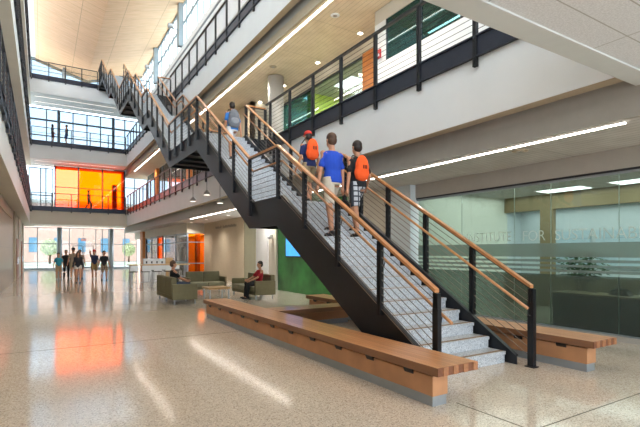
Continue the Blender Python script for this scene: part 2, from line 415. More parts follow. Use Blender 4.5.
# level 2 rear: clear window and the orange glass box
window_grid('window_4', -1.0, 0.85, L2, 9.2, REAR, (-0.1, 0.3), (6.7,), M['darkalu'], M['glass'], 0.08)
window_grid('window_5', 6.7, 9.0, L2, 9.2, REAR, (7.8,), (7.9,), M['darkalu'], M['glass'])
t = thing('glass_room', 'room of glowing orange glass panes behind the lowest rear bridge', 'glass room', (3.8, 45.9, L2))
b = B()
for x in (-2.85, -1.0, 0.95, 2.85): box(b, x - 0.05, x + 0.05, 0, 0.1, 0, 3.84)
for z in (0.03, 1.95, 3.8): box(b, -2.85, 2.85, 0.01, 0.09, z - 0.03, z + 0.03)
obj('frame', b, M['darkalu'], t)
for k, (xa, xb) in enumerate(((-2.8, -1.05), (-0.95, 0.9), (1.0, 2.8))):
    for z0, z1 in ((0.06, 1.92), (1.98, 3.77)):
        b = B(); box(b, xa, xb, 0.04, 0.05, z0, z1); obj('pane', b, M['orange_glass'], t)
b = B(); box(b, -2.84, 2.84, 0.1, 1.5, 3.78, 3.84); obj('ceiling_panel', b, cloth('c9772a'), t)
for x in (-2.84, 2.74): 
    b = B(); box(b, x, x + 0.1, 0.1, 1.5, 0, 3.78); obj('side_panel', b, cloth('b86321'), t)
b = B()
box(b, 1.9, 2.3, 0.9, 1.3, 0, 2.6)
obj('cabinet', b, cloth('8a4a1c'), t)
# level 3 and 4 rear windows
window_grid('window_6', -1.0, 8.6, L3, 14.55, REAR, (0.35, 2.45, 3.6, 4.75, 6.9), (12.1,), M['darkalu'], M['glass'], 0.09)
b = B()
for x in (1.3, 5.85): box(b, x - 0.12, x + 0.12, REAR - 0.14, REAR - 0.02, L3, 14.55)
box(b, -1.0, 8.6, REAR - 0.12, REAR - 0.03, 13.4, 13.55)
struct('trim_12', b, M['darkalu'])
window_grid('window_7', -1.2, 8.6, L4, 20.2, REAR + 0.3, (1.6, 3.2, 4.8, 6.4), (18.0,), M['alu'], M['glass'], 0.05)
b = B(); lathe(b, [(0.14, 0), (0.14, 2.3)], (1.75, REAR - 0.2, L4), 16); struct('trim_13', b, M['alu'])

# ------------------------------------------------------------------ roof: folded maple ceiling
prof = [(-0.5, 19.05), (3.65, 17.85), (8.75, 19.35)]
b = B(); prism(b, prof + [(x, z + 0.15) for x, z in reversed(prof)], 1, -6, REAR + 1.2)
struct('ceiling', b, M['maple'])
b = B(); box(b, -3.4, -0.5, -6, REAR + 1.2, 19.1, 19.3); struct('ceiling', b, M['white'])
# right upper wall, level 3 gallery back wall and clerestory
b = B(); box(b, 8.62, 8.8, -6, REAR, L3, L4 - 0.1); struct('wall_right', b, M['white'])
b = B(); box(b, 8.55, 8.62, -6, REAR, 13.3, 13.95); struct('trim_14', b, M['greige'])
b = B(); box(b, 8.45, 8.8, -6, REAR, 15.3, L4); struct('wall_right', b, M['white'])
b = B(); box(b, 8.40, 8.45, -6, REAR, 15.55, 15.68); struct('trim_15', b, M['alu'])
f = B(); box(f, 8.55, 8.68, -6, REAR, L4, L4 + 0.08); box(f, 8.55, 8.68, -6, REAR, 17.9, 17.98); box(f, 8.55, 8.68, -6, REAR, 19.22, 19.3)
y = -6
while y < REAR: 
    box(f, 8.57, 8.67, y - 0.035, y + 0.035, L4, 19.3); y += 1.3
w = struct('window_8', f, M['alu'])
g = B(); box(g, 8.6, 8.61, -6, REAR, L4 + 0.05, 19.25); obj('pane', g, M['clear'], w)
for k, y in enumerate((4, 15.5, 24.5, 32.4, 40.6)):
    b = B(); box(b, 8.2, 8.54, y - 0.2, y + 0.2, L4, 19.2); struct('trim_%d' % (16 + k), b, M['alu'])
# small spot lamps on the clerestory columns
for k, y in enumerate((32.4, 40.6)):
    t = thing('wall_spotlight', 'small white floodlight arm on the %s clerestory column' % ('nearer' if k == 0 else 'farther'), 'spotlight', (8.15, y, 17.3))
    b = B(); tube(b, [(0.05, 0, 0), (-0.45, 0, 0.1)], 0.03); obj('arm', b, M['alu'], t)
    b = B(); box(b, -0.65, -0.3, -0.14, 0.14, 0.08, 0.3); obj('lamp_head', b, M['chrome'], t)

# ------------------------------------------------------------------ level 1 right side
# beam above office glass
b = B(); box(b, 8.74, 9.0, -1, 10.2, 3.08, 3.5); struct('wall_right', b, M['greige'])
b = B(); box(b, 8.76, 8.86, -1, 10.2, 3.04, 3.08); struct('trim_30', b, M['steel'])  # dark strip drawn in for the shadow line above the glass
b = B(); box(b, 8.74, 8.9, -2.0, 9.15, 0, 0.09); struct('baseboard_right', b, M['greige'])
# office glass wall, panes
office = B()
office_ys = [1.3, 2.65, 4.03, 5.4, 6.15, 7.5, 8.2, 9.1]
w = struct('window_9', (lambda bb: (box(bb, 8.78, 8.84, YF - 3, 9.15, 3.0, 3.04), box(bb, 8.78, 8.84, YF - 3, 9.15, 0.09, 0.12), bb)[-1])(B()), M['alu'])
ys = [0.0, 1.4, 2.75, 4.05, 5.32, 6.15, 7.6, 9.1]
for a, c in zip(ys, ys[1:]):
    b = B(); box(b, 8.805, 8.815, a + 0.006, c - 0.006, 0.12, 3.0); obj('pane', b, M['office_glass'], w)
for c in ys[1:-1]:
    b = B(); box(b, 8.8, 8.82, c - 0.004, c + 0.004, 0.12, 3.0); obj('joint', b, M['joint_glass'], w)
# frosted film with clear stripes
b = B()
for z0, z1 in ((1.50, 1.78), (1.40, 1.45), (1.30, 1.35), (1.20, 1.25)):
    box(b, 8.798, 8.802, 0.0, 9.1, z0, z1)
obj('frosted_film', b, M['film'], w)
b = B(); box(b, 8.798, 8.802, 0.0, 9.1, 0.12, 1.15); obj('frosted_film', b, M['film_low'], w)
for txt, ya, yb in (('INSTITUTE', 7.42, 6.22), ('FOR', 5.93, 5.43), ('SUSTAINABILITY', 5.22, 3.12)):
    n, tw, th = text_mesh(txt, 'lettering', M['letters'], w, 0.2, 0.002, -0.0025)
    n.rotation_euler = (PI / 2, 0, -PI / 2)
    n.scale = ((ya - yb) / tw, 0.21 / th, 1); n.location = (8.79, ya, 1.84)
# wall between office and green wall
b = B(); box(b, 8.55, 8.9, 9.15, 10.2, 0, 3.44); struct('wall_right', b, M['officewhite'])
b = B(); box(b, 8.6, 8.9, 10.2, 12.2, 0, 3.44); struct('wall_right', b, M['cream'])
# office interior
b = B(); box(b, 12.6, 12.75, -1, 9.4, 0, 0.9); box(b, 12.6, 12.75, -1, 9.4, 2.85, 3.3); box(b, 12.6, 12.75, 7.55, 7.95, 0.9, 2.85); box(b, 12.6, 12.75, 2.0, 2.2, 0.9, 2.85)
struct('wall_office', b, M['olive'])
sbox('wall_office', M['mintwall'], 8.9, 12.75, 9.16, 9.3, 0, 3.3)
sbox('wall_office', M['officewhite'], 17.5, 17.6, -4, 12, 0, 3.3)
sbox('wall_office', M['officewhite'], 12.75, 17.5, 11.9, 12, 0, 3.3)
sbox('floor', M['carpet'], 14, 17.6, -4, 12, -0.2, 0)
sbox('wall_office', M['officewhite'], 8.9, 17.5, -2.1, -2.0, 0, 3.3)
sbox('wall_right', M['cream'], 8.8, 8.9, -9, -2.0, 0, 3.86)
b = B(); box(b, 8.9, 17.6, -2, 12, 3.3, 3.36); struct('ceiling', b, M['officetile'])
for k, (x0, y0, lb) in enumerate(((12.0, 6.9, 'nearest the word FOR'), (12.0, 5.0, 'cut off by the picture edge'), (15.2, 7.0, 'seen through the inner window'), (15.2, 3.5, 'in the back room'))):
    t = thing('troffer_light', 'square bright office ceiling panel ' + lb, 'ceiling light', (x0, y0, 3.3))
    b = B(); box(b, -0.34, 0.34, -0.64, 0.64, -0.015, 0); obj('frame', b, M['white'], t)
    b = B(); box(b, -0.3, 0.3, -0.6, 0.6, -0.022, -0.015); obj('diffuser', b, M['troffer'], t)
b = B()
for k in range(5): box(b, 17.42, 17.46, 1.0 + k * 2.0, 2.8 + k * 2.0, 1.0, 2.4)
struct('window_10', b, M['blind'])
# reception counter
t = thing('reception_counter', 'long office counter with pale wooden top behind frosted glass', 'counter', (9.6, 2.6, 0))
b = B(); box(b, -0.25, 0.25, -4, 3.0, 0, 0.72); obj('body', b, M['deskdark'], t)
b = B(); box(b, -0.35, 0.35, -4.05, 3.05, 0.72, 0.755); obj('top', b, M['desktop'], t)
b = B(); box(b, -0.3, -0.25, -4, 3.0, 0, 0.06); obj('kick_plate', b, M['steel'], t)
t = thing('desk_phone', 'dark low office phone on the counter behind glass', 'phone', (9.55, 4.35, 0.757))
b = B(); prism(b, [(-0.18, 0), (0.18, 0), (0.18, 0.04), (-0.12, 0.1)], 0, -0.1, 0.1); obj('base', b, M['steel'], t)
b = B(); tube(b, [(-0.07, -0.16, 0.1), (-0.07, 0, 0.13), (-0.07, 0.16, 0.08)], 0.025); obj('handset', b, M['post'], t)
t = thing('desk_lamp', 'pale jointed desk lamp on the office counter', 'lamp', (9.7, 3.9, 0.757))
b = B(); lathe(b, [(0.09, 0), (0.09, 0.02), (0.02, 0.03)], (0, 0, 0)); obj('base', b, M['chrome'], t)
b = B(); tube(b, [(0, 0, 0.02), (0, 0.1, 0.3), (0, -0.12, 0.55)], 0.012); obj('arm', b, M['chrome'], t)
b = B(); tube(b, [(0, -0.12, 0.57), (0, -0.2, 0.45)], [0.03, 0.08], 12); obj('lamp_shade', b, M['white'], t)
# plant
t = thing('potted_plant', 'bushy green potted plant behind the striped frosted glass', 'plant', (10.5, 5.62, 0))
b = B(); lathe(b, [(0.16, 0), (0.22, 0.4), (0.2, 0.4)], (0, 0, 0)); obj('pot', b, M['pale'], t)
b = B()
for k in range(9):
    a = k * 0.7; tube(b, [(0, 0, 0.35), (0.1 * math.cos(a), 0.1 * math.sin(a), 0.9), (0.3 * math.cos(a), 0.3 * math.sin(a), 1.35)], [0.012, 0.01, 0.005], 5)
obj('stem', b, M['bark'], t)
b = B()
for k in range(800):
    a = random.uniform(0, 2 * PI); r = random.uniform(0.05, 0.55) ** 0.8; z = random.uniform(0.95, 1.65)
    r *= math.sqrt(max(0.05, 1 - ((z - 1.3) / 0.42) ** 2))
    p = Vector((r * math.cos(a), r * math.sin(a), z)); d = Vector((math.cos(a), math.sin(a), random.uniform(-.6, .5))).normalized() * random.uniform(0.08, 0.16)
    s = d.cross(Vector((0, 0, 1))).normalized() * 0.045
    b.faces.new([b.verts.new(q) for q in (p, p + d * .5 + s, p + d, p + d * .5 - s)])
obj('foliage', b, M['leaf'], t)
# green wall, white pier, tan wall
sbox('wall_right', M['green'], 8.45, 8.9, 12.2, 17.05, 0, 3.44)
sbox('wall_right', M['cream'], 8.36, 8.9, 17.05, 17.75, 0, 3.44)
sbox('wall_right', M['white'], 8.3, 8.9, 17.75, 19.0, 0, 3.44)
sbox('wall_right', M['olive'], 8.9, 13.9, 21.85, 21.9, 0, 3.44)
sbox('wall_right', M['tan'], 8.9, 9.05, 21.9, 28.6, 0, 3.44)
sbox('floor', M['floor'], 8.9, 8.91, 12, 12.1, -0.3, -0.21)
t = thing('wall_lettering', 'small unreadable grey raised lettering high on the tan wall', 'lettering', (8.9, 24.7, 2.98))
for k in range(16):
    if k == 5: continue
    y = 1.65 - k * 0.215; hgt = (.16, .12, .15, .11)[k % 4]
    b = B(); prism(b, [(y - .14, 0), (y, 0), (y, hgt), (y - .03, hgt), (y - .03, .03), (y - .11, .03), (y - .11, hgt), (y - .14, hgt)], 0, -0.022, -0.001); obj('letter', b, M['greyletters'], t)
# wall screen
t = thing('wall_screen', 'glowing blue screen mounted on the green wall', 'screen', (8.44, 15.5, 1.4))
b = B(); box(b, -0.06, 0, -0.72, 0.72, 0, 0.78); obj('bezel', b, M['post'], t, bevel=0.01)
b = B(); box(b, -0.064, -0.061, -0.68, 0.68, 0.04, 0.76); obj('screen_panel', b, M['screen'], t)
t = thing('security_camera', 'white dome camera on the pier beside the green wall', 'camera', (8.34, 17.4, 2.25))
b = B(); box(b, -0.06, 0.02, -0.06, 0.06, -0.05, 0.1); obj('mount', b, M['white'], t)
b = B(); ellipsoid(b, (-0.12, 0, 0), (0.1, 0.1, 0.11)); obj('dome', b, M['white'], t, smooth=True)
# orange corner room and storefront further back
sbox('wall_right', M['cream'], 7.8, 8.9, 28.6, REAR, 2.82, 3.44)
w = B()
for y in (28.62, 31.5, 34.6, 35.2, 37.0, 39.5, 42): box(w, 7.8, 7.88, y, y + 0.08, 0, 2.82)
for z in (0.0, 0.9, 2.2, 2.76): box(w, 7.805, 7.875, 28.6, 42.0, z, z + 0.06)
w = struct('window_11', w, M['alu'])
for a, c, gm in ((28.7, 31.5, 'glass'), (31.58, 34.6, 'glass'), (37.1, 39.5, 'glass'), (39.6, 42, 'glass')):
    b = B(); box(b, 7.835, 7.845, a, c, 0.06, 2.76); obj('pane', b, M[gm], w)
b = B(); box(b, 7.82, 7.85, 35.3, 37.0, 0.06, 2.76); obj('pane', b, M['orange_glass'], w)
w = B()
for x in (7.8, 9.6): box(w, x, x + 0.08, 28.6, 28.68, 0, 2.82)
for z in (0.0, 0.85, 2.2, 2.76): box(w, 7.8, 8.9, 28.605, 28.675, z, z + 0.06)
w = struct('window_12', w, M['alu'])
b = B(); box(b, 7.88, 8.9, 28.635, 28.645, 0.06, 2.76); obj('pane', b, M['amber_glass'], w)
w = B()
for y in (35.2, 36.95): box(w, 7.74, 7.8, y, y + 0.12, 0, 2.82)
box(w, 7.74, 7.8, 35.2, 37.07, 2.08, 2.2); box(w, 7.74, 7.8, 35.2, 37.07, 2.72, 2.84)
struct('door_3', w, M['wooddoor'])
sbox('wall_right', M['orangewood'], 7.6, 8.0, 42.3, 43.5, 0, 3.42)
sbox('wall_right', cloth('ead6b8'), 10.8, 10.9, 28.7, 43, 0, 3.3)
sbox('wall_right', cloth('d8b48c'), 9.0, 10.8, 28.62, 28.7, 0, 3.42)
sbox('ceiling', M['white'], 7.9, 10.9, 28.7, 43, 2.9, 2.95)
t = thing('linear_ceiling_light', 'lamp inside the orange glass corner room', 'ceiling light', (9.4, 33, 2.88))
b = B(); box(b, -0.5, 0.5, -3, 3, -0.02, 0); obj('diffuser', b, M['troffer'], t)
b = B()
box(b, 9.3, 9.5, 31.5, 32.1, 0, 2.85)
struct('wall_right', b, cloth('9a6a44'))

# level 2 right rooms
sbox('wall_right', M['white'], 8.56, 8.7, -6, 6.0, L2, L2 + 3.44)
sbox('wall_right', M['white'], 8.56, 8.7, 6.0, 10.7, L2, 7.22)
sbox('wall_right', M['cream'], 8.56, 8.7, 6.0, 10.7, 8.42, L2 + 3.44)
sbox('wall_right', M['white'], 8.56, 8.7, 10.2, 10.7, 7.22, 8.42)
w = B(); 
for y in (6.0, 7.4, 8.75, 10.16): box(w, 8.57, 8.62, y, y + 0.05, 7.22, 8.42)
w = struct('window_13', w, M['darkalu'])
b = B(); box(b, 8.59, 8.6, 6.0, 10.2, 7.22, 8.42); obj('pane', b, M['blue_glass'], w)
sbox('wall_right', M['cream'], 8.7, 9.5, 10.6, 10.7, L2, L2 + 3.44)
sbox('wall_right', M['orangewood'], 9.3, 9.5, 10.7, 12.3, L2, 8.35)
sbox('wall_right', M['cream'], 9.35, 9.5, 10.7, 19.0, 8.36, L2 + 3.44)
w = B(); box(w, 9.4, 9.48, 12.3, 19, 8.28, 8.36); box(w, 9.4, 9.48, 12.3, 19, L2, L2 + 0.08)
for y in (15.85, 18.92): box(w, 9.4, 9.48, y, y + 0.08, L2, 8.3)
w = struct('window_14', w, M['darkalu'])
b = B(); box(b, 9.43, 9.44, 12.3, 15.9, L2, 8.3); obj('pane', b, M['clear'], w)
b = B(); box(b, 9.43, 9.44, 15.92, 18.92, L2, 8.3); obj('pane', b, M['blue_glass'], w)
sbox('wall_office', M['lime'], 9.5, 13.9, 16.3, 16.4, L2, 8.75)
sbox('wall_office', M['officewhite'], 9.5, 13.9, 18.95, 19.05, L2, 8.75)
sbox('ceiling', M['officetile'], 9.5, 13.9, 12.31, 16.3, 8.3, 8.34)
sbox('wall_office', M['lime'], 13.8, 13.9, 12.4, 16.3, L2, 8.3)
sbox('wall_office', M['officewhite'], 12.6, 12.7, -6, 12.3, L2, 8.7)
sbox('wall_office', M['officewhite'], 8.7, 12.6, 10.71, 10.8, L2, 8.7)
for k, (x, y, zz) in enumerate(((10.3, 14.5, 8.3), (10.6, 17.6, 8.76))):
    t = thing('troffer_light', ['bright square ceiling panel in the lime green room', 'ceiling panel in the blue tinted room above the stairs'][k], 'ceiling light', (x, y, zz))
    b = B(); box(b, -0.34, 0.34, -0.64, 0.64, -0.03, 0); obj('frame', b, M['white'], t)
    b = B(); box(b, -0.3, 0.3, -0.6, 0.6, -0.04, -0.03); obj('diffuser', b, M['troffer'], t)
t = thing('linear_ceiling_light', 'long slim light inside the upper office window', 'ceiling light', (10.6, 6.5, 8.72))
b = B(); box(b, -0.05, 0.05, -4, 4, -0.06, 0); obj('frame', b, M['white'], t)
b = B(); box(b, -0.04, 0.04, -4, 4, -0.07, -0.06); obj('diffuser', b, M['strip'], t)
b = B(); box(b, 12.5, 12.58, 0, 10, 7.0, 7.45); struct('window_15', b, cloth('3f9ad8'))
b = B(); lathe(b, [(0.33, 0), (0.33, 3.41)], (8.2, 16.75, L2), 32); struct('trim_31', b, M['greige'])
sbox('wall_right', M['tan'], 8.5, 8.7, 20.0, 26.0, L2, 8.8)
sbox('wall_right', M['cream'], 8.5, 13.9, 20.0, 20.2, L2, 8.8)
w = B()
for y in (26.0, 28, 30.0, 33, 36, 39, 42, 45): box(w, 8.55, 8.63, y, y + 0.1, L2, 8.8)
box(w, 8.55, 8.63, 26, 45.1, 6.25, 6.35)
w = struct('window_16', w, M['alu'])
b = B(); box(b, 8.58, 8.59, 26, 45, 6.35, 8.8); obj('pane', b, M['glass'], w)
b = B(); box(b, 8.58, 8.59, 26, 45, L2, 6.25); obj('pane', b, M['orange_glass'], w)  # orange pane stands in for an orange reflection low on the wall
for y in (30.0, 40.0): sbox('wall_right', M['orangewood'], 8.3, 8.54, y, y + 0.7, L2, 8.75)
sbox('wall_right', M['cream'], 13.8, 13.9, 20.2, REAR, L2, 8.8)
t = thing('fire_alarm', 'small red fire alarm on the white upper wall', 'alarm', (8.54, 10.45, 7.35))
b = B(); box(b, -0.05, 0, -0.07, 0.07, 0, 0.26); obj('body', b, M['red'], t)
b = B(); box(b, -0.07, -0.05, -0.04, 0.04, 0.05, 0.13); obj('lens', b, M['white'], t)

# ceiling lights
for nm, x, y0, y1, z in (('ground floor gallery', 7.02, 3.15, 25.0, L2 - 1.95), ('second floor gallery', 7.05, -4, 43, L3 - 1.95)):
    t = thing('linear_ceiling_light', 'long bright linear strip light in the slatted ceiling of the ' + nm, 'ceiling light', (x, (y0 + y1) / 2, z))
    h = (y1 - y0) / 2
    b = B(); box(b, -0.05, 0.05, -h, h, -0.012, 0); obj('frame', b, M['white'], t)
    b = B(); box(b, -0.038, 0.038, -h, h, -0.02, -0.012); obj('diffuser', b, M['strip'], t)
def downlight(x, y, z, lb):
    t = thing('downlight', lb, 'ceiling light', (x, y, z), group='round downlights in the slatted second floor ceiling')
    b = B(); lathe(b, [(0.1, -0.012), (0.1, 0)], (0, 0, 0), 20); obj('trim_ring', b, M['white'], t)
    b = B(); lathe(b, [(0.075, -0.018), (0.075, -0.012)], (0, 0, 0), 20); obj('lens', b, M['down'], t)
for y, lb in ((11.95, 'nearest the white wall'), (14.66, 'second from the white wall'), (17.46, 'third from the white wall'), (19.97, 'fourth and farthest from the white wall')):
    downlight(8.95, y, L3 - 1.95, 'small round downlight in the slatted upper ceiling, ' + lb)
for i, (x, y, z, lb) in enumerate(((7.4, 5.05, L2 - 1.95, 'round ceiling speaker in the ground floor slatted ceiling'), (7.67, 15.9, L3 - 1.95, 'round grey ceiling speaker in the second floor slatted ceiling'), (7.62, 11.46, L3 - 1.95, 'round white smoke detector in the second floor ceiling'))):
    t = thing('ceiling_speaker' if i < 2 else 'smoke_detector', lb, 'speaker' if i < 2 else 'detector', (x, y, z))
    b = B(); lathe(b, [(0.1, -0.02), (0.14, -0.01), (0.14, 0)], (0, 0, 0), 24); obj('housing', b, M['tan'] if i < 2 else M['white'], t)
    b = B(); lathe(b, [(0.05, -0.03), (0.07, -0.02)], (0, 0, 0), 16); obj('grille', b, M['greige'], t)

# ------------------------------------------------------------------ railings
def rail_section(parent, p0, p1, n, wood=True, h=1.08, drop=0.3, side=0, first=0, last=None, grab=True, cap=None, pname='guard_rail', ncab=9, ts=None, ends=0.0):
    """p0,p1: nosing-line points (on the rail's own line). side: x direction pointing to the walking side"""
    p0 = Vector(p0); p1 = Vector(p1); d = p1 - p0
    up = Vector((0, 0, 1))
    b = B()
    if wood:
        beam(b, p0 + up * (h + 0.0), p1 + up * (h + 0.0), 0.075, 0.045, 0)
        beam(b, p0 + up * (h - 0.034), p1 + up * (h - 0.034), 0.045, 0.02, 1)
    else:
        beam(b, p0 + up * h, p1 + up * h, 0.07, 0.05, 1)
    g = obj(pname, b, [M['railwood'], M['post']], parent, bevel=0)
    hd = Vector((d.x, d.y, 0)).normalized()
    last = n if last is None else last
    tl = ts if ts is not None else [i / n for i in range(first, last + 1)]
    for tt in tl:
        q = p0 + d * tt
        b = B()
        for s in (-1, 1):
            c = q + hd * s * 0.024
            ax = 0.032 if abs(hd.y) > 0.5 else 0.017; ay = 0.017 if abs(hd.y) > 0.5 else 0.032
            box(b, c.x - ax, c.x + ax, c.y - ay, c.y + ay, q.z - drop, q.z + h - 0.03)
        for zz in (-drop + 0.06, 0.4): box(b, q.x - 0.012, q.x + 0.012, q.y - 0.008, q.y + 0.008, q.z + zz, q.z + zz + 0.03)
        obj('post', b, M['post'], g)
    b = B()
    for k in range(ncab):
        z = 0.09 + k * (h - 0.12) / ncab
        tube(b, [p0 + up * z, p1 + up * z], 0.0055, 5)
    obj('cable_infill', b, M['cable'] if wood else M['post'], g)
    if grab and side:
        o = Vector((side * 0.09, 0, 0))
        b = B(); tube(b, [p0 + o + up * (h - 0.3), p1 + o + up * (h - 0.3)], 0.021, 10); obj('grab_rail', b, M['railwood'], g)
        for tt in tl:
            q = p0 + d * tt
            b = B(); tube(b, [q + up * (h - 0.4), q + o * .8 + up * (h - 0.4), q + o + up * (h - 0.32)], 0.008, 6)
            obj('rail_bracket', b, M['post'], g)
    return g

# ------------------------------------------------------------------ the staircase
R = 0.1685; T = 0.28
XA, XB = 4.15, 5.8            # rail lines
flights = [(4.14, 0.0), (9.85, 16 * R), (17.75, 32 * R), (23.2, 48 * R), (30.7, 64 * R), (36.3, 80 * R)]
ends = [9.85, 17.75, 23.2, 30.7, 36.3, 43.45]
stair = thing('staircase', 'long straight open staircase climbing four storeys with cable railings and wooden handrails', 'staircase', (0, 0, 0))
for fi, (y0, z0) in enumerate(flights):
    for k in range(16):
        y = y0 + k * T; z = z0 + (k + 1) * R
        b = B()
        if k < 15: box(b, XA + 0.07, XB - 0.1, y - 0.02, y + T + 0.02, z - 0.045, z)
        else: box(b, XA + 0.07, XB - 0.1, y - 0.02, y + 0.12, z - 0.045, z)
        box(b, XA + 0.07, XB - 0.1, y, y + 0.03, z - R + (0.001 if k == 0 and fi == 0 else 0), z - 0.045)
        st = obj('step', b, M['step'], stair)
        b = B(); box(b, XA + 0.08, XB - 0.11, y + 0.015, y + 0.065, z, z + 0.004); obj('nosing_strip', b, M['nosing'], st)
    y = y0 + 15 * T + 0.12; z = z0 + 16 * R
    b = B(); box(b, XA + 0.07, XB - 0.1, y, ends[fi] - 0.0, z - 0.045, z); obj('landing', b, M['step'], stair)
# stringers
def outline():
    top = []; bot = []
    s = R / T
    for fi, (y0, z0) in enumerate(flights):
        ye = y0 + 15 * T
        top.append((y0 - 0.0, z0 + R + 0.03 if fi else 0.16)); 
        if fi: top[-1] = (y0 - 0.12, z0 + 0.06)
        top.append((ye - 0.1, z0 + 16 * R + 0.03)); 
        ly = ye + 0.18 if fi < 5 else ye + 0.15
        bot.append((ly - 0.0, z0 + 16 * R - 0.56))
        if fi < 5:
            bot.append((flights[fi + 1][0] + 0.08, z0 + 16 * R - 0.56))
    top.append((43.45, 96 * R + 0.03))
    bot.append((43.45, 96 * R - 0.56))
    return top, bot
top, bot = outline()
def poly():
    p = [(3.98, 0.001), (3.98, 0.12), (4.1, 0.2)]
    for fi, (y0, z0) in enumerate(flights):
        if fi: p += [(y0 - 0.14, z0 + 0.05)]
        p += [(y0 + 15 * T - 0.12, z0 + 16 * R + 0.05 - 0.0)]
    p += [(43.45, 96 * R + 0.05)]
    q = [(4.95, 0.001)]
    for fi, (y0, z0) in enumerate(flights):
        ye = y0 + 15 * T + 0.2; zb = z0 + 16 * R - 0.54
        q += [(ye, zb)]
        if fi < 5: q += [(flights[fi + 1][0] + 0.12, zb)]
    q += [(43.45, 96 * R - 0.54)]
    return p, q
p, q = poly()
P_ = p + q[::-1]
for x0, x1 in ((XA + 0.035, XA + 0.06), (XB - 0.06, XB - 0.035)):
    b = B(); prism(b, P_, 0, x0, x1); bmesh.ops.triangulate(b, faces=[f for f in b.faces if len(f.verts) > 4]); obj('stringer', b, M['steel'], stair)
    b = B()
    pts = [(3.98, 0.12), (4.1, 0.2)] + p[3:]
    for a, c in zip(pts, pts[1:]): beam(b, (x0 + 0.0125, a[0], a[1] + 0.006), (x0 + 0.0125, c[0], c[1] + 0.006), 0.07, 0.014)
    obj('stringer_flange', b, M['steel'], stair)
# underside pans with ribs
b = B()
for a, c in zip(q, q[1:]):
    dz = 0.12
    beam(b, ((XA + XB) / 2, a[0], a[1] + dz), ((XA + XB) / 2, c[0], c[1] + dz), XB - XA - 0.14, 0.02)
obj('soffit_pan', b, M['pan'], stair)
for a, c in zip(q[1:], q[2:]):
    if abs(a[1] - c[1]) > 0.01: continue
    nn = max(2, int((c[0] - a[0]) / 0.9) + 1)
    for k in range(nn):
        y = a[0] + 0.1 + (c[0] - a[0] - 0.2) * k / (nn - 1)
        b = B(); box(b, XA + 0.07, XB - 0.07, y - 0.03, y + 0.03, a[1] + 0.0, a[1] + 0.1); obj('cross_rib', b, M['steel'], stair)
# railings of the stair
for fi, (y0, z0) in enumerate(flights):
    ys_, ye = (y0 if fi else 3.95), y0 + 15 * T
    zs_ = z0 + R if fi else 0.02
    off = 0.0
    for x, side in ((XA, 1), (XB, -1)):
        if fi == 0:
            a = Vector((x, 3.97 if side == 1 else 3.78, 0.04)); n = 4
        else:
            a = Vector((x, y0 - 0.0, z0 + 0.02)); n = 4
        c = Vector((x, ye + 0.02, z0 + 16 * R + 0.02))
        rail_section(stair, a, c, n, side=side, drop=0.28 if fi else 0.02, ts=[0, .222, .444, .667, .86, .995] if fi == 0 and side == -1 else None)
        nxt = ends[fi]
        mid = fi in (0, 2, 4)
        if side == 1 or mid:
            rail_section(stair, c, (x, nxt if fi < 5 else 43.3, c.z), 1 if mid else 4, side=side, drop=0.28, first=1, last=0 if mid else 3)
        if side == -1 and not mid and fi < 5:
            for yy in (ye + 0.04, nxt):
                g = rail_section(stair, (x, yy, c.z), (XR, yy, c.z), 1, drop=0.28, grab=False, first=0, last=1)
# newel feet extensions to the floor at the bottom
for x, y in ((XA, 3.97), (XB, 3.78)):
    b = B(); box(b, x - 0.034, x + 0.034, y - 0.045, y + 0.045, 0.001, 0.9); box(b, x - 0.06, x + 0.06, y - 0.07, y + 0.07, 0.001, 0.014); obj('newel_post', b, M['post'], stair)
    s = 1 if x < 5 else -1
    if s == 1:
        b = B(); tube(b, [(x + s * .09, y + .01, 0.826), (x + s * .09, y - 0.16, 0.73)], 0.021, 10); obj('rail_end', b, M['railwood'], stair)
# landing plates bridging to the right galleries
for fi in (1, 3):
    y0 = flights[fi][0] + 15 * T; z = flights[fi][1] + 16 * R
    b = B(); box(b, XB - 0.1, XR, y0, ends[fi], z - 0.12, z); obj('landing', b, M['step'], stair)
    b = B(); box(b, XB - 0.035, XR, y0 - 0.02, y0, z - 0.5, z + 0.02); obj('stringer', b, M['steel'], stair)
    b = B(); box(b, XB - 0.035, XR, ends[fi], ends[fi] + 0.02, z - 0.5, z + 0.02); obj('stringer', b, M['steel'], stair)

# gallery guard railings
def gallery_rail(label, x, z, y0, y1, group, fs, cap_first=True):
    t = thing('guard_railing', label, 'railing', (x, y0, z), group=None)
    L = y1 - y0; n = max(1, round(L / 1.385))
    ts = [(5.27 + 1.385 * k - y0) / L for k in range(-10, 40) if 0 <= 5.27 + 1.385 * k - y0 <= L]
    rail_section(t, (0, 0, 0), (0, L, 0), n, wood=False, h=1.17, drop=0.55, grab=False, pname='top_rail', ts=ts)
    b = B(); s = fs
    box(b, min(0, s * 0.09) if False else (-0.02 if s < 0 else -0.02), 0.02, 0, L, -0.36, -0.0)
    xx = 0.0
    b.free(); b = B()
    x0, x1 = (0.006, 0.046) if s > 0 else (-0.046, -0.006)
    box(b, x0, x1, 0, L, -0.36, 0.0)
    xa, xb = (-0.03, x1) if s > 0 else (x0, 0.03)
    box(b, xa, xb, 0, L, -0.385, -0.36); box(b, xa, xb, 0, L, -0.03, 0.0)
    obj('edge_channel', b, M['band'], t)
    return t
xo = XR - 0.05
gallery_rail('dark cable railing of the right first floor gallery, in front of the offices', xo, L2, YF, 13.9, None, 1)
gallery_rail('dark cable railing of the right first floor gallery beyond the staircase', xo, L2, 17.85, YB - 0.1, None, 1)
gallery_rail('dark cable railing of the right second floor gallery nearer the camera', xo, L3, -5.9, 27.3, None, 1)
gallery_rail('short dark railing of the right second floor gallery near the rear', xo, L3, 30.85, YB - 0.1, None, 1)
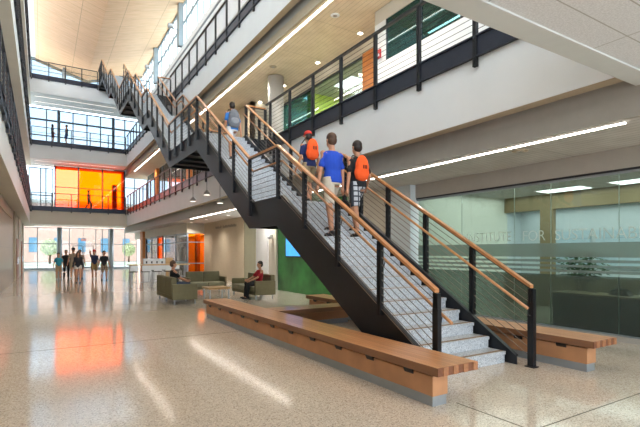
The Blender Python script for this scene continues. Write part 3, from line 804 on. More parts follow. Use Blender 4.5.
for nm, z, y0 in (('lowest', L2, 3.0), ('middle', L3, -5.9), ('highest', L4, -5.9)):
    gallery_rail('dark cable railing along the %s left gallery' % nm, XL + 0.05, z, y0, YB - 0.1, None, -1)
def cross_rail(label, x0, x1, y, z):
    t = thing('guard_railing', label, 'railing', (x0, y, z))
    L = x1 - x0
    rail_section(t, (0, 0, 0), (L, 0, 0), max(1, round(L / 1.36)), wood=False, drop=0.5, grab=False, pname='top_rail')
    g = t.children[0]
    b = B(); box(b, 0, L, 0.006, 0.04, -0.36, 0); box(b, 0, L, -0.03, 0.04, -0.385, -0.36)
    obj('edge_channel', b, M['band'], t)
    b = B(); beam(b, (0, 0, 0.62), (L, 0, 0.62), 0.04, 0.03); obj('mid_rail', b, M['post'], t)
cross_rail('dark railing across the lowest rear bridge, in front of orange glass', XL + 0.12, XR - 0.12, YB - 0.05, L2)
cross_rail('dark railing across the middle rear bridge, in front of tall windows', XL + 0.12, XR - 0.12, YB - 0.05, L3)
cross_rail('dark railing across the highest rear bridge below the wooden ceiling', XL + 0.12, XA - 0.05, YB - 0.05, L4)
cross_rail('short dark railing right of the stair top under the clerestory', XB + 0.05, 8.4, YB - 0.05, L4)

# ------------------------------------------------------------------ benches
def bench(label, L, W, loc, rz, flip=1, br=10, m='bench', base_in=0.0, w_end=True):
    """runs along local +Y, width along +X from the front edge; base near the front edge"""
    t = thing('timber_bench', label, 'bench', loc, rz)
    b = B(); box(b, 0, W, 0.012, L, 0.335, 0.425); obj('seat_top', b, M['bench'], t, bevel=0.004)
    b = B(); n = 8; s = W / n
    for k in range(n):
        dz = 0.0
        box(b, k * s + 0.002, (k + 1) * s - 0.002, 0.0 - (0.006 if k % 2 else 0), 0.02, 0.337, 0.423, k % 2)
    obj('end_grain', b, [M['benchend'], M['benchend2']], t)
    b = B(); box(b, 0.03, 0.25, 0.1, L - 0.15, 0.107, 0.315); obj('base_panel', b, M['benchbase'], t, bevel=0.003)
    b = B(); box(b, 0.04, 0.24, 0.11, L - 0.16, 0.001, 0.107); obj('plinth', b, M['brushed'], t)
    for k in range(br):
        y = 0.45 + (L - 0.9) * k / (br - 1)
        b = B(); prism(b, [(0.003, 0.334), (W - 0.06, 0.334), (0.25, 0.317), (0.029, 0.317), (0.029, 0.28)], 1, y - 0.07, y + 0.07); obj('bracket', b, M['post'], t)
    return t
bench('long slatted timber bench running left of the staircase foot', 7.75, 0.6, (3.39, 3.23, 0), 0, br=11)
bench('slatted timber bench right of the staircase, before the office glass', 7.55, 0.58, (6.13, 3.12, 0), 0, br=11)
t = bench('short timber bench crossing beneath the staircase', 2.1, 0.6, (4.0, 8.65, 0), -PI / 2, br=4)

# ------------------------------------------------------------------ sofas and tables
def sofa(label, loc, rz, n):
    """seats along local Y from 0, back at x=0, facing +x"""
    t = thing('lounge_sofa', label, 'sofa', loc, rz)
    L = n * 0.68 + 0.16
    for y in (0, L - 0.08):
        b = B(); box(b, 0.02, 0.78, y, y + 0.08, 0.14, 0.62); obj('armrest', b, M['sofa'], t, bevel=0.015)
    b = B(); box(b, 0.05, 0.76, 0.08, L - 0.08, 0.14, 0.26); obj('seat_base', b, M['sofa'], t, bevel=0.01)
    for k in range(n):
        y = 0.09 + k * 0.68
        b = B(); box(b, 0.16, 0.8, y, y + 0.66, 0.262, 0.42); obj('seat_cushion', b, M['cushion'], t, bevel=0.03)
        b = B(); box(b, 0.0, 0.17, y, y + 0.66, 0.27, 0.82); obj('back_cushion', b, M['sofa'], t, bevel=0.03)
    for y in (0.06, L / 2, L - 0.1):
        for x in (0.08, 0.7):
            b = B(); box(b, x, x + 0.04, y, y + 0.04, 0.001, 0.14); obj('leg', b, M['chrome'], t)
    return t
sofa('three seat olive sofa with its back to the walkway, seating a man in black', (3.32, 13.85, 0), 0, 3)
sofa('three seat olive sofa where the man in the red shirt sits', (6.85, 16.15, 0), PI, 3)
sofa('pale olive two seat sofa facing the camera behind the coffee table', (5.95, 19.2, 0), 0, 2)
o = [x for x in col.objects if x.get('label', '').startswith('pale olive two')][0]
o.rotation_euler.z = -PI / 2; o.location = (4.75, 18.0, 0)
t = thing('coffee_table', 'low square coffee table with pale wooden top between the sofas', 'table', (5.05, 14.9, 0))
b = B(); box(b, -0.38, 0.38, -0.38, 0.38, 0.38, 0.42); obj('tabletop', b, M['tabletop'], t, bevel=0.006)
b = B(); box(b, -0.34, 0.34, -0.34, 0.34, 0.35, 0.38); obj('apron', b, M['tabletop'], t)
for x in (-1, 1):
    for y in (-1, 1):
        b = B(); box(b, x * 0.32 - 0.02, x * 0.32 + 0.02, y * 0.32 - 0.02, y * 0.32 + 0.02, 0.001, 0.35); obj('leg', b, M['chrome'], t)
# bar table with stools
t = thing('bar_table', 'long high communal table with wooden top behind the sofas', 'table', (4.7, 22.0, 0))
b = B(); box(b, -1.35, 1.35, -0.35, 0.35, 0.98, 1.03); obj('tabletop', b, M['tabletop'], t, bevel=0.005)
for x in (-1.25, 1.25):
    b = B(); box(b, x - 0.03, x + 0.03, -0.3, 0.3, 0.001, 0.98); obj('leg', b, M['chrome'], t)
t = thing('counter_unit', 'white counter partition with four small marks beside the high table', 'partition', (5.27, 25.6, 0))
b = B(); box(b, -0.6, 0.52, 0, 0.3, 0.001, 1.24); obj('panel', b, M['white'], t)
b = B(); box(b, 0.53, 0.9, -0.1, 0.5, 0.001, 1.28); obj('end_cabinet', b, M['tabletop'], t)
for k in range(4):
    b = B(); box(b, -0.5 + k * 0.27, -0.43 + k * 0.27, -0.01, 0, 0.98, 1.1); obj('socket', b, M['steel'], t)
proto = None
for k in range(7):
    x = 3.45 + k * 0.5 if k < 4 else 4.7 + (k - 4) * 0.5
    y = 21.3 if k < 4 else 22.75
    if proto is None:
        proto = thing('bar_stool', '', 'stool', (0, 0, 0))
        b = B(); box(b, -0.18, 0.18, -0.18, 0.18, 0.7, 0.73); obj('seat', b, M['steel'], proto, bevel=0.01)
        b = B(); box(b, -0.17, 0.17, -0.2, -0.18, 0.76, 0.98); obj('backrest', b, M['white'], proto)
        for sx in (-1, 1):
            for sy in (-1, 1):
                b = B(); tube(b, [(sx * 0.2, sy * 0.2, 0.001), (sx * 0.15, sy * 0.15, 0.7)], 0.012, 6); obj('leg', b, M['chrome'], proto)
        b = B(); tube(b, [(-.18, -.18, .25), (.18, -.18, .25), (.18, .18, .25), (-.18, .18, .25), (-.18, -.18, .25)], 0.008, 5); obj('foot_ring', b, M['chrome'], proto)
        s = proto
    else: s = copy_tree(proto)
    s.location = (x, y, 0.0); s.rotation_euler.z = 0 if k < 4 else PI
    s['group'] = 'bar stools at the high table'
    s['label'] = ('white backed bar stool on the near side of the high table, %s from the left' % ['first', 'second', 'third', 'fourth'][k]) if k < 4 else ('bar stool on the far side of the high table, %s from the right' % ['third', 'second', 'first'][k - 4])

# pendants
for x, y, z, zt, lb in ((5.2, 16.4, 3.72, 4.78, 'middle of the three, hung highest'), (5.2, 14.95, 3.28, 4.78, 'right one of the three, nearest the stringer'), (5.2, 18.2, 3.65, 5.0, 'left one of the three')):
    t = thing('pendant_lamp', 'small grey cone pendant under the stair landing, ' + lb, 'pendant lamp', (x, y, z))
    b = B(); tube(b, [(0, 0, 0.16), (0, 0, zt - z)], 0.008, 6); obj('cord', b, M['post'], t)
    b = B(); lathe(b, [(0.12, 0), (0.11, 0.08), (0.05, 0.14), (0.03, 0.17)], (0, 0, 0), 20); obj('lamp_shade', b, M['greige'], t)
    b = B(); lathe(b, [(0.1, -0.01), (0.1, 0.0)], (0, 0, 0), 20); obj('lens', b, M['dimstrip'], t)

# left side doors
for k, (y, h) in enumerate(((32.2, 2.4), (39.6, 2.4))):
    b = B(); box(b, -1.35, -1.25, y, y + 2.3, 0.0, h); o = struct('door_%d' % (4 + k), b, M['wooddoor'])
    b = B(); box(b, -1.24, -1.19, y + 0.2, y + 0.26, 0.9, 1.3); obj('door_handle', b, M['chrome'], o)

# ------------------------------------------------------------------ outdoors
sbox('ground', M['concrete'], -60, 70, REAR + 0.1, 130, -0.25, -0.05)
sbox('ground', M['grass'], -60, 70, 62, 74, -0.05, 0.0)
t = thing('brick_building', 'pinkish brick building with blue windows across the street', 'building', (5, 84, 0))
b = B(); box(b, -40, 26, 0, 10, 0, 9.4); obj('wall', b, M['brick'], t)
b = B(); box(b, -40.2, 26.2, -0.2, 10.2, 9.4, 9.9); obj('roof', b, M['pale'], t)
for k in range(16):
    for r in range(2):
        x = -30 + k * 3.4
        b = B(); box(b, x - 0.55, x + 0.55, -0.08, 0.0, 1.6 + r * 4.2, 3.9 + r * 4.2); obj('window', b, M['extwin'], t)
def tree(label, x, y, h):
    t = thing('street_tree', label, 'tree', (x, y, 0.0))
    b = B(); tube(b, [(0, 0, 0), (0.05, 0, h * 0.4), (0, 0, h * 0.7)], [0.14, 0.1, 0.05], 8)
    for k in range(5):
        a = k * 1.3; tube(b, [(0, 0, h * (0.35 + .05 * k)), (math.cos(a) * h * 0.2, math.sin(a) * h * 0.2, h * (.6 + .05 * k))], [0.05, 0.02], 6)
    obj('trunk', b, M['bark'], t)
    b = B()
    for k in range(900):
        v = Vector((random.gauss(0, 1), random.gauss(0, 1), random.gauss(0, 1))).normalized() * random.uniform(0.5, 1) ** 0.5
        p = Vector((v.x * h * 0.3, v.y * h * 0.3, h * 0.66 + v.z * h * 0.32))
        d = Vector((random.uniform(-1, 1), random.uniform(-1, 1), random.uniform(-1, 1))).normalized() * 0.22
        s = d.cross(Vector((0.3, 1, 0.2))).normalized() * 0.12
        b.faces.new([b.verts.new(q) for q in (p - d, p + s, p + d, p - s)])
    obj('foliage', b, M['leaf_out'], t)
tree('small leafy tree outside the left entrance window', 0.9, 72, 3.4)
tree('small leafy tree outside the right entrance window', 11.6, 76, 3.0)

# ------------------------------------------------------------------ people
def eval_remesh(bm, name, voxel, m, parent, smooth_it=3):
    me = bpy.data.meshes.new(name); bm.to_mesh(me); bm.free()
    o = bpy.data.objects.new(name, me); col.objects.link(o)
    r = o.modifiers.new('r', 'REMESH'); r.mode = 'VOXEL'; r.voxel_size = voxel; r.use_smooth_shade = True
    s = o.modifiers.new('s', 'SMOOTH'); s.iterations = smooth_it; s.factor = 0.5
    dg = bpy.context.evaluated_depsgraph_get(); dg.update()
    n = bpy.data.meshes.new_from_object(o.evaluated_get(dg))
    bpy.data.objects.remove(o)
    n.name = name; n.materials.clear()
    for mm in (m if isinstance(m, (list, tuple)) else [m]): n.materials.append(mm)
    for p in n.polygons: p.use_smooth = True
    o = bpy.data.objects.new(name, n); col.objects.link(o); o.parent = parent
    return o
def ik(a, c, l1, l2, hint):
    a = Vector(a); c = Vector(c); d = c - a; L = min(d.length, (l1 + l2) * 0.999); u = d.normalized()
    c = a + u * L
    x = (l1 * l1 - l2 * l2 + L * L) / (2 * L); h = math.sqrt(max(0, l1 * l1 - x * x))
    hint = Vector(hint); hint = (hint - u * hint.dot(u)).normalized()
    return a + u * x + hint * h, c
def limb(bm, pts, rads, n=12):
    tube(bm, pts, rads, n)
    for p, r in zip(pts, rads):
        r = r[0] if isinstance(r, tuple) else r
        ellipsoid(bm, p, (r, r, r), u=10, v=7)
def torso_rings(bm, sp, rings):
    """rings: (t, rx, ry): along spine function sp(t)->(pos)"""
    pr = None; last = None; first = None
    for t, rx, ry, off in rings:
        c = sp(t); n = 18
        ring = [bm.verts.new(c + Vector((rx * math.cos(2 * PI * k / n), ry * math.sin(2 * PI * k / n) + off, 0))) for k in range(n)]
        if pr:
            for k in range(n): bm.faces.new((pr[k], pr[(k + 1) % n], ring[(k + 1) % n], ring[k]))
        else: bm.faces.new(ring[::-1])
        pr = ring
    bm.faces.new(pr)
def person(label, loc, rz, H=1.75, shirt='222222', bottom='shorts', bottom_m=None, hair='hair', cap=None, sleeve='short', long_hair=False,
           hands=((-0.24, 0.05, 0.80), (0.24, 0.05, 0.80)), feet=((-0.1, 0, 0), (0.1, 0, 0)), lean=0.0, pelvis=(0, 0, 0.95), vox=0.009,
           knees=(0, 1, 0), shoes='shoe', female=False, headturn=0.0, elbow=(0, -1, 0), skirt=False, headpitch=0.0):
    k = H / 1.75
    t = thing('person', label, 'person', loc, rz)
    V = lambda x, y, z: Vector((x * k, y * k, z * k))
    pel = V(*pelvis)
    def sp(u): return pel + V(0, lean * u, u)            # u = height above pelvis centre
    nk = sp(0.50)
    sw = 0.175 if not female else 0.15
    sh = [sp(0.43) + V(s * sw, 0, 0) for s in (-1, 1)]
    hips = [pel + V(s * 0.085, 0, -0.02) for s in (-1, 1)]
    ft = [V(*f) for f in feet]; hd = [V(*h) for h in hands]
    ank = [f + V(0, 0, 0.085) for f in ft]
    kn = []; an = []
    for i in (0, 1):
        a, c = ik(hips[i], ank[i], 0.43 * k, 0.43 * k, knees if not isinstance(knees[0], tuple) else knees[i]); kn.append(a); an.append(c)
    el = []; wr = []
    for i in (0, 1):
        a, c = ik(sh[i], hd[i], 0.29 * k, 0.25 * k, elbow if not isinstance(elbow[0], tuple) else elbow[i]); el.append(a); wr.append(c)
    bm = B()
    torso_rings(bm, sp, [(-0.08 * k, .13 * k, .09 * k, 0), (0, .155 * k, .105 * k, 0), (0.13 * k, .135 * k, .09 * k, 0), (0.28 * k, .155 * k, .105 * k, 0), (0.40 * k, .165 * k, .09 * k, 0), (0.46 * k, .11 * k, .065 * k, 0), (.49 * k, .06 * k, .055 * k, 0)]) if False else None
    S = lambda u: sp(u)
    rr = [(-0.08, .13, .095), (0, .155, .11), (0.13, .135, .095), (0.28, .155, .11), (0.39, .165, .095), (0.455, .10, .07), (.49, .055, .055)]
    if female: rr = [(-0.08, .13, .095), (0, .155, .11), (0.15, .115, .08), (0.28, .135, .11), (0.39, .14, .085), (0.455, .09, .06), (.49, .048, .048)]
    torso_rings(bm, S, [(u, a * k, c * k, 0) for u, a, c in rr])
    for i, s in ((0, -1), (1, 1)):
        limb(bm, [sp(0.40) + V(s * 0.1, 0, 0), sh[i] + V(0, 0, -0.01), el[i], wr[i]], [.06 * k, .052 * k, .038 * k, .026 * k])
        limb(bm, [hips[i] + V(0, 0, 0.0), (hips[i] + kn[i]) / 2, kn[i], kn[i].lerp(an[i], 0.35), an[i]], [.088 * k, .075 * k, .053 * k, .054 * k, .036 * k])
        tube(bm, [an[i] + V(0, -0.03, -0.03), an[i] + V(0, 0.12, -0.055)], [.035 * k, .03 * k], 8)
        # hand: palm, four fingers, thumb
        d = (wr[i] - el[i]).normalized(); side = d.cross(Vector((0, 1, 0)));
        if side.length < 0.1: side = d.cross(Vector((0, 0, 1)))
        side.normalize(); nrm = side.cross(d)
        pc = wr[i] + d * .055 * k
        tube(bm, [wr[i], pc, wr[i] + d * .095 * k], [(.024 * k, .02 * k), (.03 * k, .03 * k), (.024 * k, .024 * k)], 8)
        for f in range(4):
            o = nrm * (f - 1.5) * .02 * k; L = (.062, .075, .07, .052)[f] * k
            p0 = wr[i] + d * .085 * k + o; p1 = p0 + d * L * .5 + o * .15; p2 = p1 + d * L * .45 - side * s * .018 * k
            tube(bm, [p0, p1, p2], [.0098 * k, .0092 * k, .008 * k], 7)
        p0 = wr[i] + d * .03 * k + nrm * .02 * k
        tube(bm, [p0, p0 + d * .035 * k + nrm * .03 * k, p0 + d * .07 * k + nrm * .036 * k], [.012 * k, .011 * k, .009 * k], 7)
    hr = Matrix.Rotation(headturn, 3, 'Z') @ Matrix.Rotation(headpitch, 3, 'X')
    hc = nk + V(0, 0.02 + lean * .1, 0.155)
    def hp(x, y, z): return hc + hr @ V(x, y, z)
    limb(bm, [sp(0.44), nk, hc + V(0, -0.005, -0.04)], [.06 * k, .053 * k, .053 * k])
    ellipsoid(bm, hp(0, -.008, .03), (.077 * k, .095 * k, .092 * k), hr)
    ellipsoid(bm, hp(0, .02, -.04), (.062 * k, .075 * k, .075 * k), hr)
    ellipsoid(bm, hp(0, .045, -.085), (.035 * k, .035 * k, .028 * k), hr)
    ellipsoid(bm, hp(0, .1, -.02), (.013 * k, .02 * k, .025 * k), hr)
    ellipsoid(bm, hp(0, .092, -.06), (.024 * k, .012 * k, .009 * k), hr)
    for s in (-1, 1): ellipsoid(bm, hp(s * .078, -.005, -.01), (.012 * k, .022 * k, .03 * k), hr)
    eval_remesh(bm, 'body', vox, M['skin'], t, 2)
    for s in (-1, 1):
        b = B(); ellipsoid(b, hp(s * .03, .083, .012), (.012 * k, .008 * k, .007 * k), hr, 8, 6); obj('eye', b, M['shoe'], t, smooth=True)
    # hair
    b = B()
    ellipsoid(b, hp(0, -.018, .05), (.086 * k, .1 * k, .088 * k), hr)
    ellipsoid(b, hp(0, -.045, -.005), (.083 * k, .072 * k, .085 * k), hr)
    if long_hair:
        ellipsoid(b, hp(0, -.06, -.12), (.095 * k, .05 * k, .15 * k), hr)
        for s in (-1, 1): ellipsoid(b, hp(s * .08, .02, -.09), (.03 * k, .04 * k, .14 * k), hr)
    eval_remesh(b, 'hair', max(vox, .012), M[hair], t, 2)
    if cap:
        b = B(); ellipsoid(b, hp(0, -.008, .075), (.095 * k, .108 * k, .08 * k), hr)
        tube(b, [hp(0, .06, .06), hp(0, .17, .045)], [(.075 * k, .012 * k), (.06 * k, .01 * k)], 12)
        eval_remesh(b, 'cap', max(vox, .012), cloth(cap), t, 1)
    # shirt
    b = B(); e = .016
    rs = [(u, (a + e) * k, (c + e) * k, 0) for u, a, c in rr if -0.01 < u < .48]
    rs = [(-0.07, (rr[0][1] + .03) * k, (rr[0][2] + .026) * k, 0)] + rs
    rs[-1] = (rs[-1][0] + .012, rs[-1][1], rs[-1][2], 0)
    torso_rings(b, S, rs)
    for i, s in ((0, -1), (1, 1)):
        if sleeve == 'short': limb(b, [sp(0.385) + V(s * 0.09, 0, 0), sh[i] + V(-s * .012, 0, -.025), sh[i].lerp(el[i], .72)], [.062 * k, .06 * k, .052 * k])
        elif sleeve == 'long': limb(b, [sp(0.395) + V(s * 0.09, 0, 0), sh[i], el[i], wr[i].lerp(el[i], .1)], [.068 * k, .066 * k, .052 * k, .038 * k])
    sm = shirt if not isinstance(shirt, str) else cloth(shirt)
    eval_remesh(b, 'shirt', max(vox, .012), sm, t, 2)
    # bottoms
    b = B()
    torso_rings(b, S, [(-0.1, .14 * k, .105 * k, 0), (-0.03, .166 * k, .122 * k, 0), (.03, .158 * k, .112 * k, 0)])
    for i in (0, 1):
        if skirt: tube(b, [hips[i] + V(0, 0, .03), hips[i].lerp(kn[i], .35)], [.1 * k, .105 * k], 14)
        elif bottom == 'shorts': tube(b, [hips[i] + V(0, 0, .04), hips[i].lerp(kn[i], .5), hips[i].lerp(kn[i], .93)], [.098 * k, .096 * k, .086 * k], 14)
        else: limb(b, [hips[i] + V(0, 0, .02), kn[i], kn[i].lerp(an[i], .4), an[i] + V(0, 0, -.01)], [.098 * k, .072 * k, .068 * k, .056 * k])
    bmat = bottom_m if bottom_m is not None and not isinstance(bottom_m, str) else cloth(bottom_m or '8a7a5e')
    eval_remesh(b, 'shorts' if bottom == 'shorts' else 'trousers', max(vox, .012), bmat, t, 2)
    for i in (0, 1):
        b = B(); f = an[i] - V(0, 0, .085)
        ellipsoid(b, f + V(0, -.01, .05), (.042 * k, .07 * k, .05 * k)); ellipsoid(b, f + V(0, .1, .032), (.045 * k, .09 * k, .032 * k))
        box(b, f.x - .042 * k, f.x + .042 * k, f.y - .07 * k, f.y + .17 * k, f.z + .001, f.z + .03 * k)
        eval_remesh(b, 'shoe', max(vox, .01), M[shoes], t, 1)
    t['_back'] = 0
    del t['_back']
    return t, sp, k
def backpack(label, loc, rz, m, strap, size=1.0, pocket=None, drawstring=False):
    t = thing('backpack', label, 'backpack', loc, rz)
    b = B()
    ellipsoid(b, (0, -.06, .0), (.15 * size, .1, .25 * size)); ellipsoid(b, (0, -.05, -.1 * size), (.17 * size, .1, .16 * size)); box(b, -.12 * size, .12 * size, -.1, 0.0, -.22 * size, .1 * size)
    eval_remesh(b, 'bag', .012, m, t, 4)
    for s in (-1, 1):
        b = B(); tube(b, [(s * .08, -.02, .2 * size), (s * .1, .1, .26 * size), (s * .125, .23, .16 * size), (s * .13, .23, .0), (s * .13, .08, -.16 * size), (s * .11, -.02, -.2 * size)], .012, 6); obj('strap', b, strap, t)
    if not pocket:
        b = B()
        for q in (-.035, 0, .035): box(b, q - .006, q + .006, -.168, -.15, -.03, .04)
        obj('printed_mark', b, M['post'], t)
    if pocket:
        b = B(); ellipsoid(b, (0, -.14, -.08), (.11 * size, .035, .09)); obj('pocket', b, pocket, t, smooth=True)
    return t
# on the stairs
def stepz(y):
    for (y0, z0), e in reversed(list(zip(flights, ends))):
        if y >= y0: return z0 + min(16, int((y - y0) / T) + 1) * R
    return 0.0
def climber(label, x, y, rz=0.0, **kw):
    z = stepz(y)
    dz = R / (kw.get('H', 1.75) / 1.75); up = stepz(y + 0.42) > z + .01
    kk = kw.get('H', 1.75) / 1.75
    f2 = ((-0.1, 0.0, 0), (0.1, 0.36 / kk, (stepz(y + 0.36) - z) / kk))
    kw.setdefault('feet', f2)
    kw.setdefault('pelvis', (0, 0.12, 0.99 if up else .94))
    return person(label, (x, y, z + 0.003), rz, **kw), (x, y, z)
climber('person in a bright blue polo shirt and pale shorts climbing the lower flight', 4.66, 6.95, H=1.97, shirt='1e49b8', bottom='shorts', bottom_m='c9bfae', hair='brownhair', hands=((-0.27, 0.16, .86), (0.26, 0.2, .86)), lean=0.06, vox=.008)
climber('person in a black t-shirt and grey plaid shorts with an orange backpack', 5.25, 6.95, H=1.9, shirt='17181b', bottom_m=M['plaid'], hands=((-0.25, 0.1, .86), (0.36, 0.35, 1.0)), lean=0.05, vox=.008)
climber('person in a red cap and navy shirt with an orange backpack on the landing', 5.12, 8.72, H=1.66, shirt='1c2a5c', bottom_m='9a8a6c', cap='d23a30', hands=((-0.28, 0.12, .86), (0.28, 0.1, .86)), feet=((-.1, -.1, 0), (.1, .16, 0)), pelvis=(0, 0.02, .93), lean=0.1, vox=.008, shoes='shoe')
climber('person in a blue shirt and white shorts with a grey backpack on the second flight', 4.7, 12.3, H=1.72, shirt='2f6fb5', bottom_m='d5d8dc', hands=((-0.25, 0.25, .95), (0.25, 0.1, .86)), lean=0.06, vox=.009)
bp = cloth('ff5f22', .05)
def pack_pos(x, y, zf, k, lean, py): return (x, y + (py + lean * .3) * k - .075 * k, zf + (.99 + .27) * k)
backpack('bright orange drawstring backpack worn over the black t-shirt', pack_pos(5.25, 6.95, stepz(6.95), 1.086, .05, .12), 0, bp, M['post'], 1.0)
backpack('bright orange drawstring backpack worn over the navy shirt', pack_pos(5.12, 8.72, stepz(8.72), .95, .1, -.02), 0, bp, M['post'], .95)
backpack('grey school backpack with a pocket worn over the blue shirt', pack_pos(4.7, 12.3, stepz(12.3), .98, .06, .12), 0, cloth('6d7178'), M['post'], 1.1, cloth('8e9298'))
# walking towards the camera
W = math.pi
walk = [
 ('person in a teal shirt and khaki shorts, leftmost of the walking group', 0.82, 30.3, 1.6, '2a8fa8', 'shorts', 'a89272', None, 0),
 ('person in a black shirt and black trousers, second from left in the walking group', 1.25, 31.5, 1.78, '1b1c20', 'trousers', '1c1d22', None, 0),
 ('person in a black cap and tan shirt behind the woman in the walking group', 1.62, 31.2, 1.9, 'a08c78', 'shorts', '9a866a', '17181b', 0),
 ('person in a brown top half hidden behind the long haired woman', 1.93, 30.6, 1.8, '7a6a5c', 'shorts', '3a3a40', None, 0),
 ('person in a red cap, navy shirt and khaki shorts walking on the right', 2.65, 29.9, 1.78, '1d2c50', 'shorts', '9c8054', 'b8262a', 0),
 ('person in a black t-shirt and plaid shorts, rightmost of the walking group', 2.98, 28.0, 1.72, '1e2026', 'shorts', None, None, 0)]
for i, (lb, x, y, H, sc, bt, bc, cp, fm) in enumerate(walk):
    s = 1 if i % 2 else -1
    person(lb, (x, y, 0.002), W + 0.1 * s, H=H, shirt=sc, bottom=bt, bottom_m=bc if bc else M['plaid2'], cap=cp, hands=((-0.27, 0.14 * s, .82), (0.27, -0.12 * s, .82)) if i != 4 else ((-.22, .1, .8), (.2, .22, 1.5)),
           feet=((-.09, .16 * s, .0), (.09, -.16 * s, .0)), pelvis=(0, 0, .92), vox=.011, shoes='shoe' if i % 2 else 'shoe_light')
person('long haired woman in a dark jacket and white shorts leading the walking group', (1.58, 26.2, 0.002), W, H=1.68, shirt='1f2028', sleeve='long', bottom='shorts', bottom_m='cfc8bd', skirt=True, female=True, long_hair=True,
       hands=((-0.25, .1, .84), (.25, .05, .84)), feet=((-.08, .15, 0), (.08, -.12, 0)), pelvis=(0, 0, .92), vox=.012)
# on the bridges
person('person with long hair in a blue top standing on the middle rear bridge', (0.75, 44.3, L3 + 0.002), -1.3, H=1.65, shirt='2a3560', bottom='shorts', bottom_m='5a3a4a', female=True, long_hair=True, hands=((-.22, .2, 1.0), (.22, .15, .9)), vox=.016)
person('person in a grey shirt and blue shorts standing on the middle rear bridge', (1.8, 44.3, L3 + 0.002), 1.3, H=1.75, shirt='5a5560', bottom='shorts', bottom_m='2c4a7c', hands=((-.22, .25, 1.1), (.22, .1, .82)), vox=.016)
person('person walking along the lowest rear bridge before the orange glass', (3.5, 44.6, L2 + 0.002), -PI / 2, H=1.75, shirt='7a3a20', bottom='trousers', bottom_m='3a2018', feet=((-.09, .25, 0), (.09, -.25, 0)), pelvis=(0, 0, .9), vox=.016)
# seated
def seated(label, loc, rz, **kw):
    return person(label, loc, rz, pelvis=(0, 0.0, .52), feet=((-.12, .5, 0), (.12, .46, 0)), knees=(0, 0.3, 1), hands=((-.13, .36, .63), (.13, .36, .65)), elbow=((-.6, -1, 0), (.6, -1, 0)), lean=-0.1, vox=.009, **kw)
seated('man in a black shirt sitting on the left sofa, facing right', (3.76, 15.3, 0.005), -PI / 2, H=1.76, shirt='191a1f', bottom='trousers', bottom_m='37435a', hair='brownhair')
seated('man in a dark red shirt and black trousers sitting on the right sofa', (6.42, 14.45, 0.005), PI / 2, H=1.72, shirt='a3182a', bottom='trousers', bottom_m='202228', hair='hair')

# ------------------------------------------------------------------ lights
def spot_fixture(x, y, z, lb, power):  # added downlights that brighten the dim ground floor rear
    t = thing('downlight', lb, 'ceiling light', (x, y, z), group='added downlights in the ground floor ceiling')
    b = B(); lathe(b, [(0.1, -0.012), (0.1, 0)], (0, 0, 0), 20); obj('trim_ring', b, M['white'], t)
    b = B(); lathe(b, [(0.075, -0.018), (0.075, -0.012)], (0, 0, 0), 20); obj('lens', b, M['dimstrip'], t)
    l = bpy.data.lights.new('added_spot', 'SPOT'); l.energy = power; l.spot_size = 2.3; l.spot_blend = 1; l.shadow_soft_size = 0.08; l.color = (1, .94, .86)
    o = bpy.data.objects.new('added_spot', l); col.objects.link(o); o.location = (x, y, z - 0.05)
for y, lb in ((13.5, 'above the green wall end'), (17.5, 'before the white pier'), (21.5, 'nearer the tan wall corner'), (25.0, 'midway along the tan wall'), (28.0, 'nearest the orange glass room')):
    spot_fixture(7.9, y, L2 - 1.95, 'added round downlight in the ground floor ceiling, ' + lb, 150)
for y in (9.2, 12.0, 14.66, 17.46, 19.97, 24, 28, 32, 36, 40):  # added spots brighten the upper gallery, most with no fixture modelled
    l = bpy.data.lights.new('added_spot', 'SPOT'); l.energy = 170; l.spot_size = 2.5; l.spot_blend = 1; l.shadow_soft_size = 0.08; l.color = (1, .9, .78)
    o = bpy.data.objects.new('added_spot', l); col.objects.link(o); o.location = (7.6 if y in (9.2, 12.0) else 7.9, y, L3 - 2.0)
def area(name, loc, sx, sy, power, color=(1, 1, 1), rot=(0, 0, 0)):
    l = bpy.data.lights.new(name, 'AREA'); l.shape = 'RECTANGLE'; l.size = sx; l.size_y = sy; l.energy = power; l.color = color
    o = bpy.data.objects.new(name, l); col.objects.link(o); o.location = loc; o.rotation_euler = rot
    return o
for k, (x, y) in enumerate(((1.2, -0.5), (1.2, -3), (4.6, -3), (7.2, -3))):  # panels added out of view to light the near end
    t = thing('troffer_light', 'added unseen light panel in the tiled ceiling above the viewer', 'ceiling light', (x, y, 3.879), group='added unseen panels above the viewer')
    b = B(); box(b, -0.3, 0.3, -0.6, 0.6, -0.02, 0); obj('diffuser', b, M['troffer'], t)
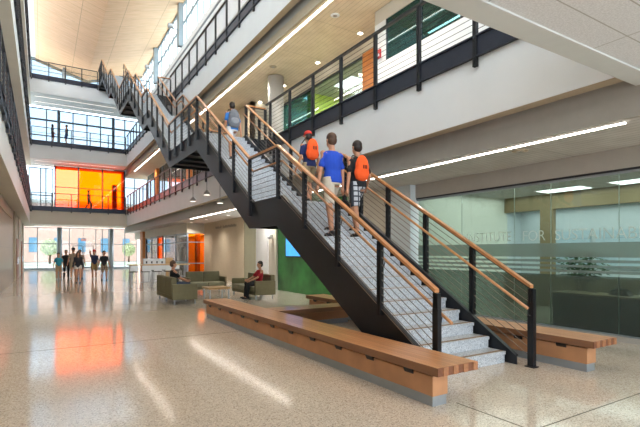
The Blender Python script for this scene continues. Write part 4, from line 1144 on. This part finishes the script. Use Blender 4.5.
area('office_lamp', (10.8, 5.5, 3.27), 3.4, 7, 120, (1, 1, .98))
area('office_lamp', (15.2, 4, 3.25), 4.2, 15, 260, (.9, .97, 1))
area('upper_room_lamp', (11, 14.3, 8.2), 1.5, 2, 110, (1, 1, .95))
area('upper_room_lamp', (11, 17.6, 8.6), 1.5, 1.5, 60, (1, 1, .95))
area('upper_room_lamp', (10.6, 6, 8.6), 2, 6, 150, (1, 1, .95))
area('corner_room_lamp', (9.8, 34, 2.85), 1.2, 10, 60, (1, .85, .6))

area('added_daylight_lamp', (10.0, 7, 17.9), 3, 27, 3300, (.93, .97, 1), (0, math.radians(62), 0))  # lamp added outside the clerestory, out of view, to brighten the front
for x, y in ((1.2, -1.8), (4.6, -1.8), (7.2, -1.8)): area('added_fill_lamp', (x, y, 3.8), 0.6, 2.4, 60, (1, .98, .95))  # unseen lamps added to lift the near floor and soffit
w = bpy.data.worlds.new('sky'); scn.world = w; w.use_nodes = True
nt = w.node_tree; bg = nt.nodes['Background']
tc = nt.nodes.new('ShaderNodeTexCoord'); n = nt.nodes.new('ShaderNodeTexNoise'); n.inputs['Scale'].default_value = 2.5; n.inputs['Detail'].default_value = 4
nt.links.new(tc.outputs['Generated'], n.inputs['Vector'])
r = nt.nodes.new('ShaderNodeValToRGB'); r.color_ramp.elements[0].position = .35; r.color_ramp.elements[1].position = .6
r.color_ramp.elements[0].color = (.62, .8, 1, 1); r.color_ramp.elements[1].color = (.95, .98, 1, 1)
nt.links.new(n.outputs['Fac'], r.inputs['Fac']); nt.links.new(r.outputs['Color'], bg.inputs['Color'])
bg.inputs['Strength'].default_value = 4.6

# ------------------------------------------------------------------ camera
cam = bpy.data.cameras.new('camera'); co = bpy.data.objects.new('camera', cam); col.objects.link(co)
cam.sensor_width = 36; cam.lens = 450 / 640 * 36; cam.shift_y = (252 - 213.5) / 640
cam.clip_start = 0.05; cam.clip_end = 400
co.location = (0, 0, 1.6); co.rotation_euler = (PI / 2, 0, -math.atan((320 - 42) / 450))
scn.camera = co
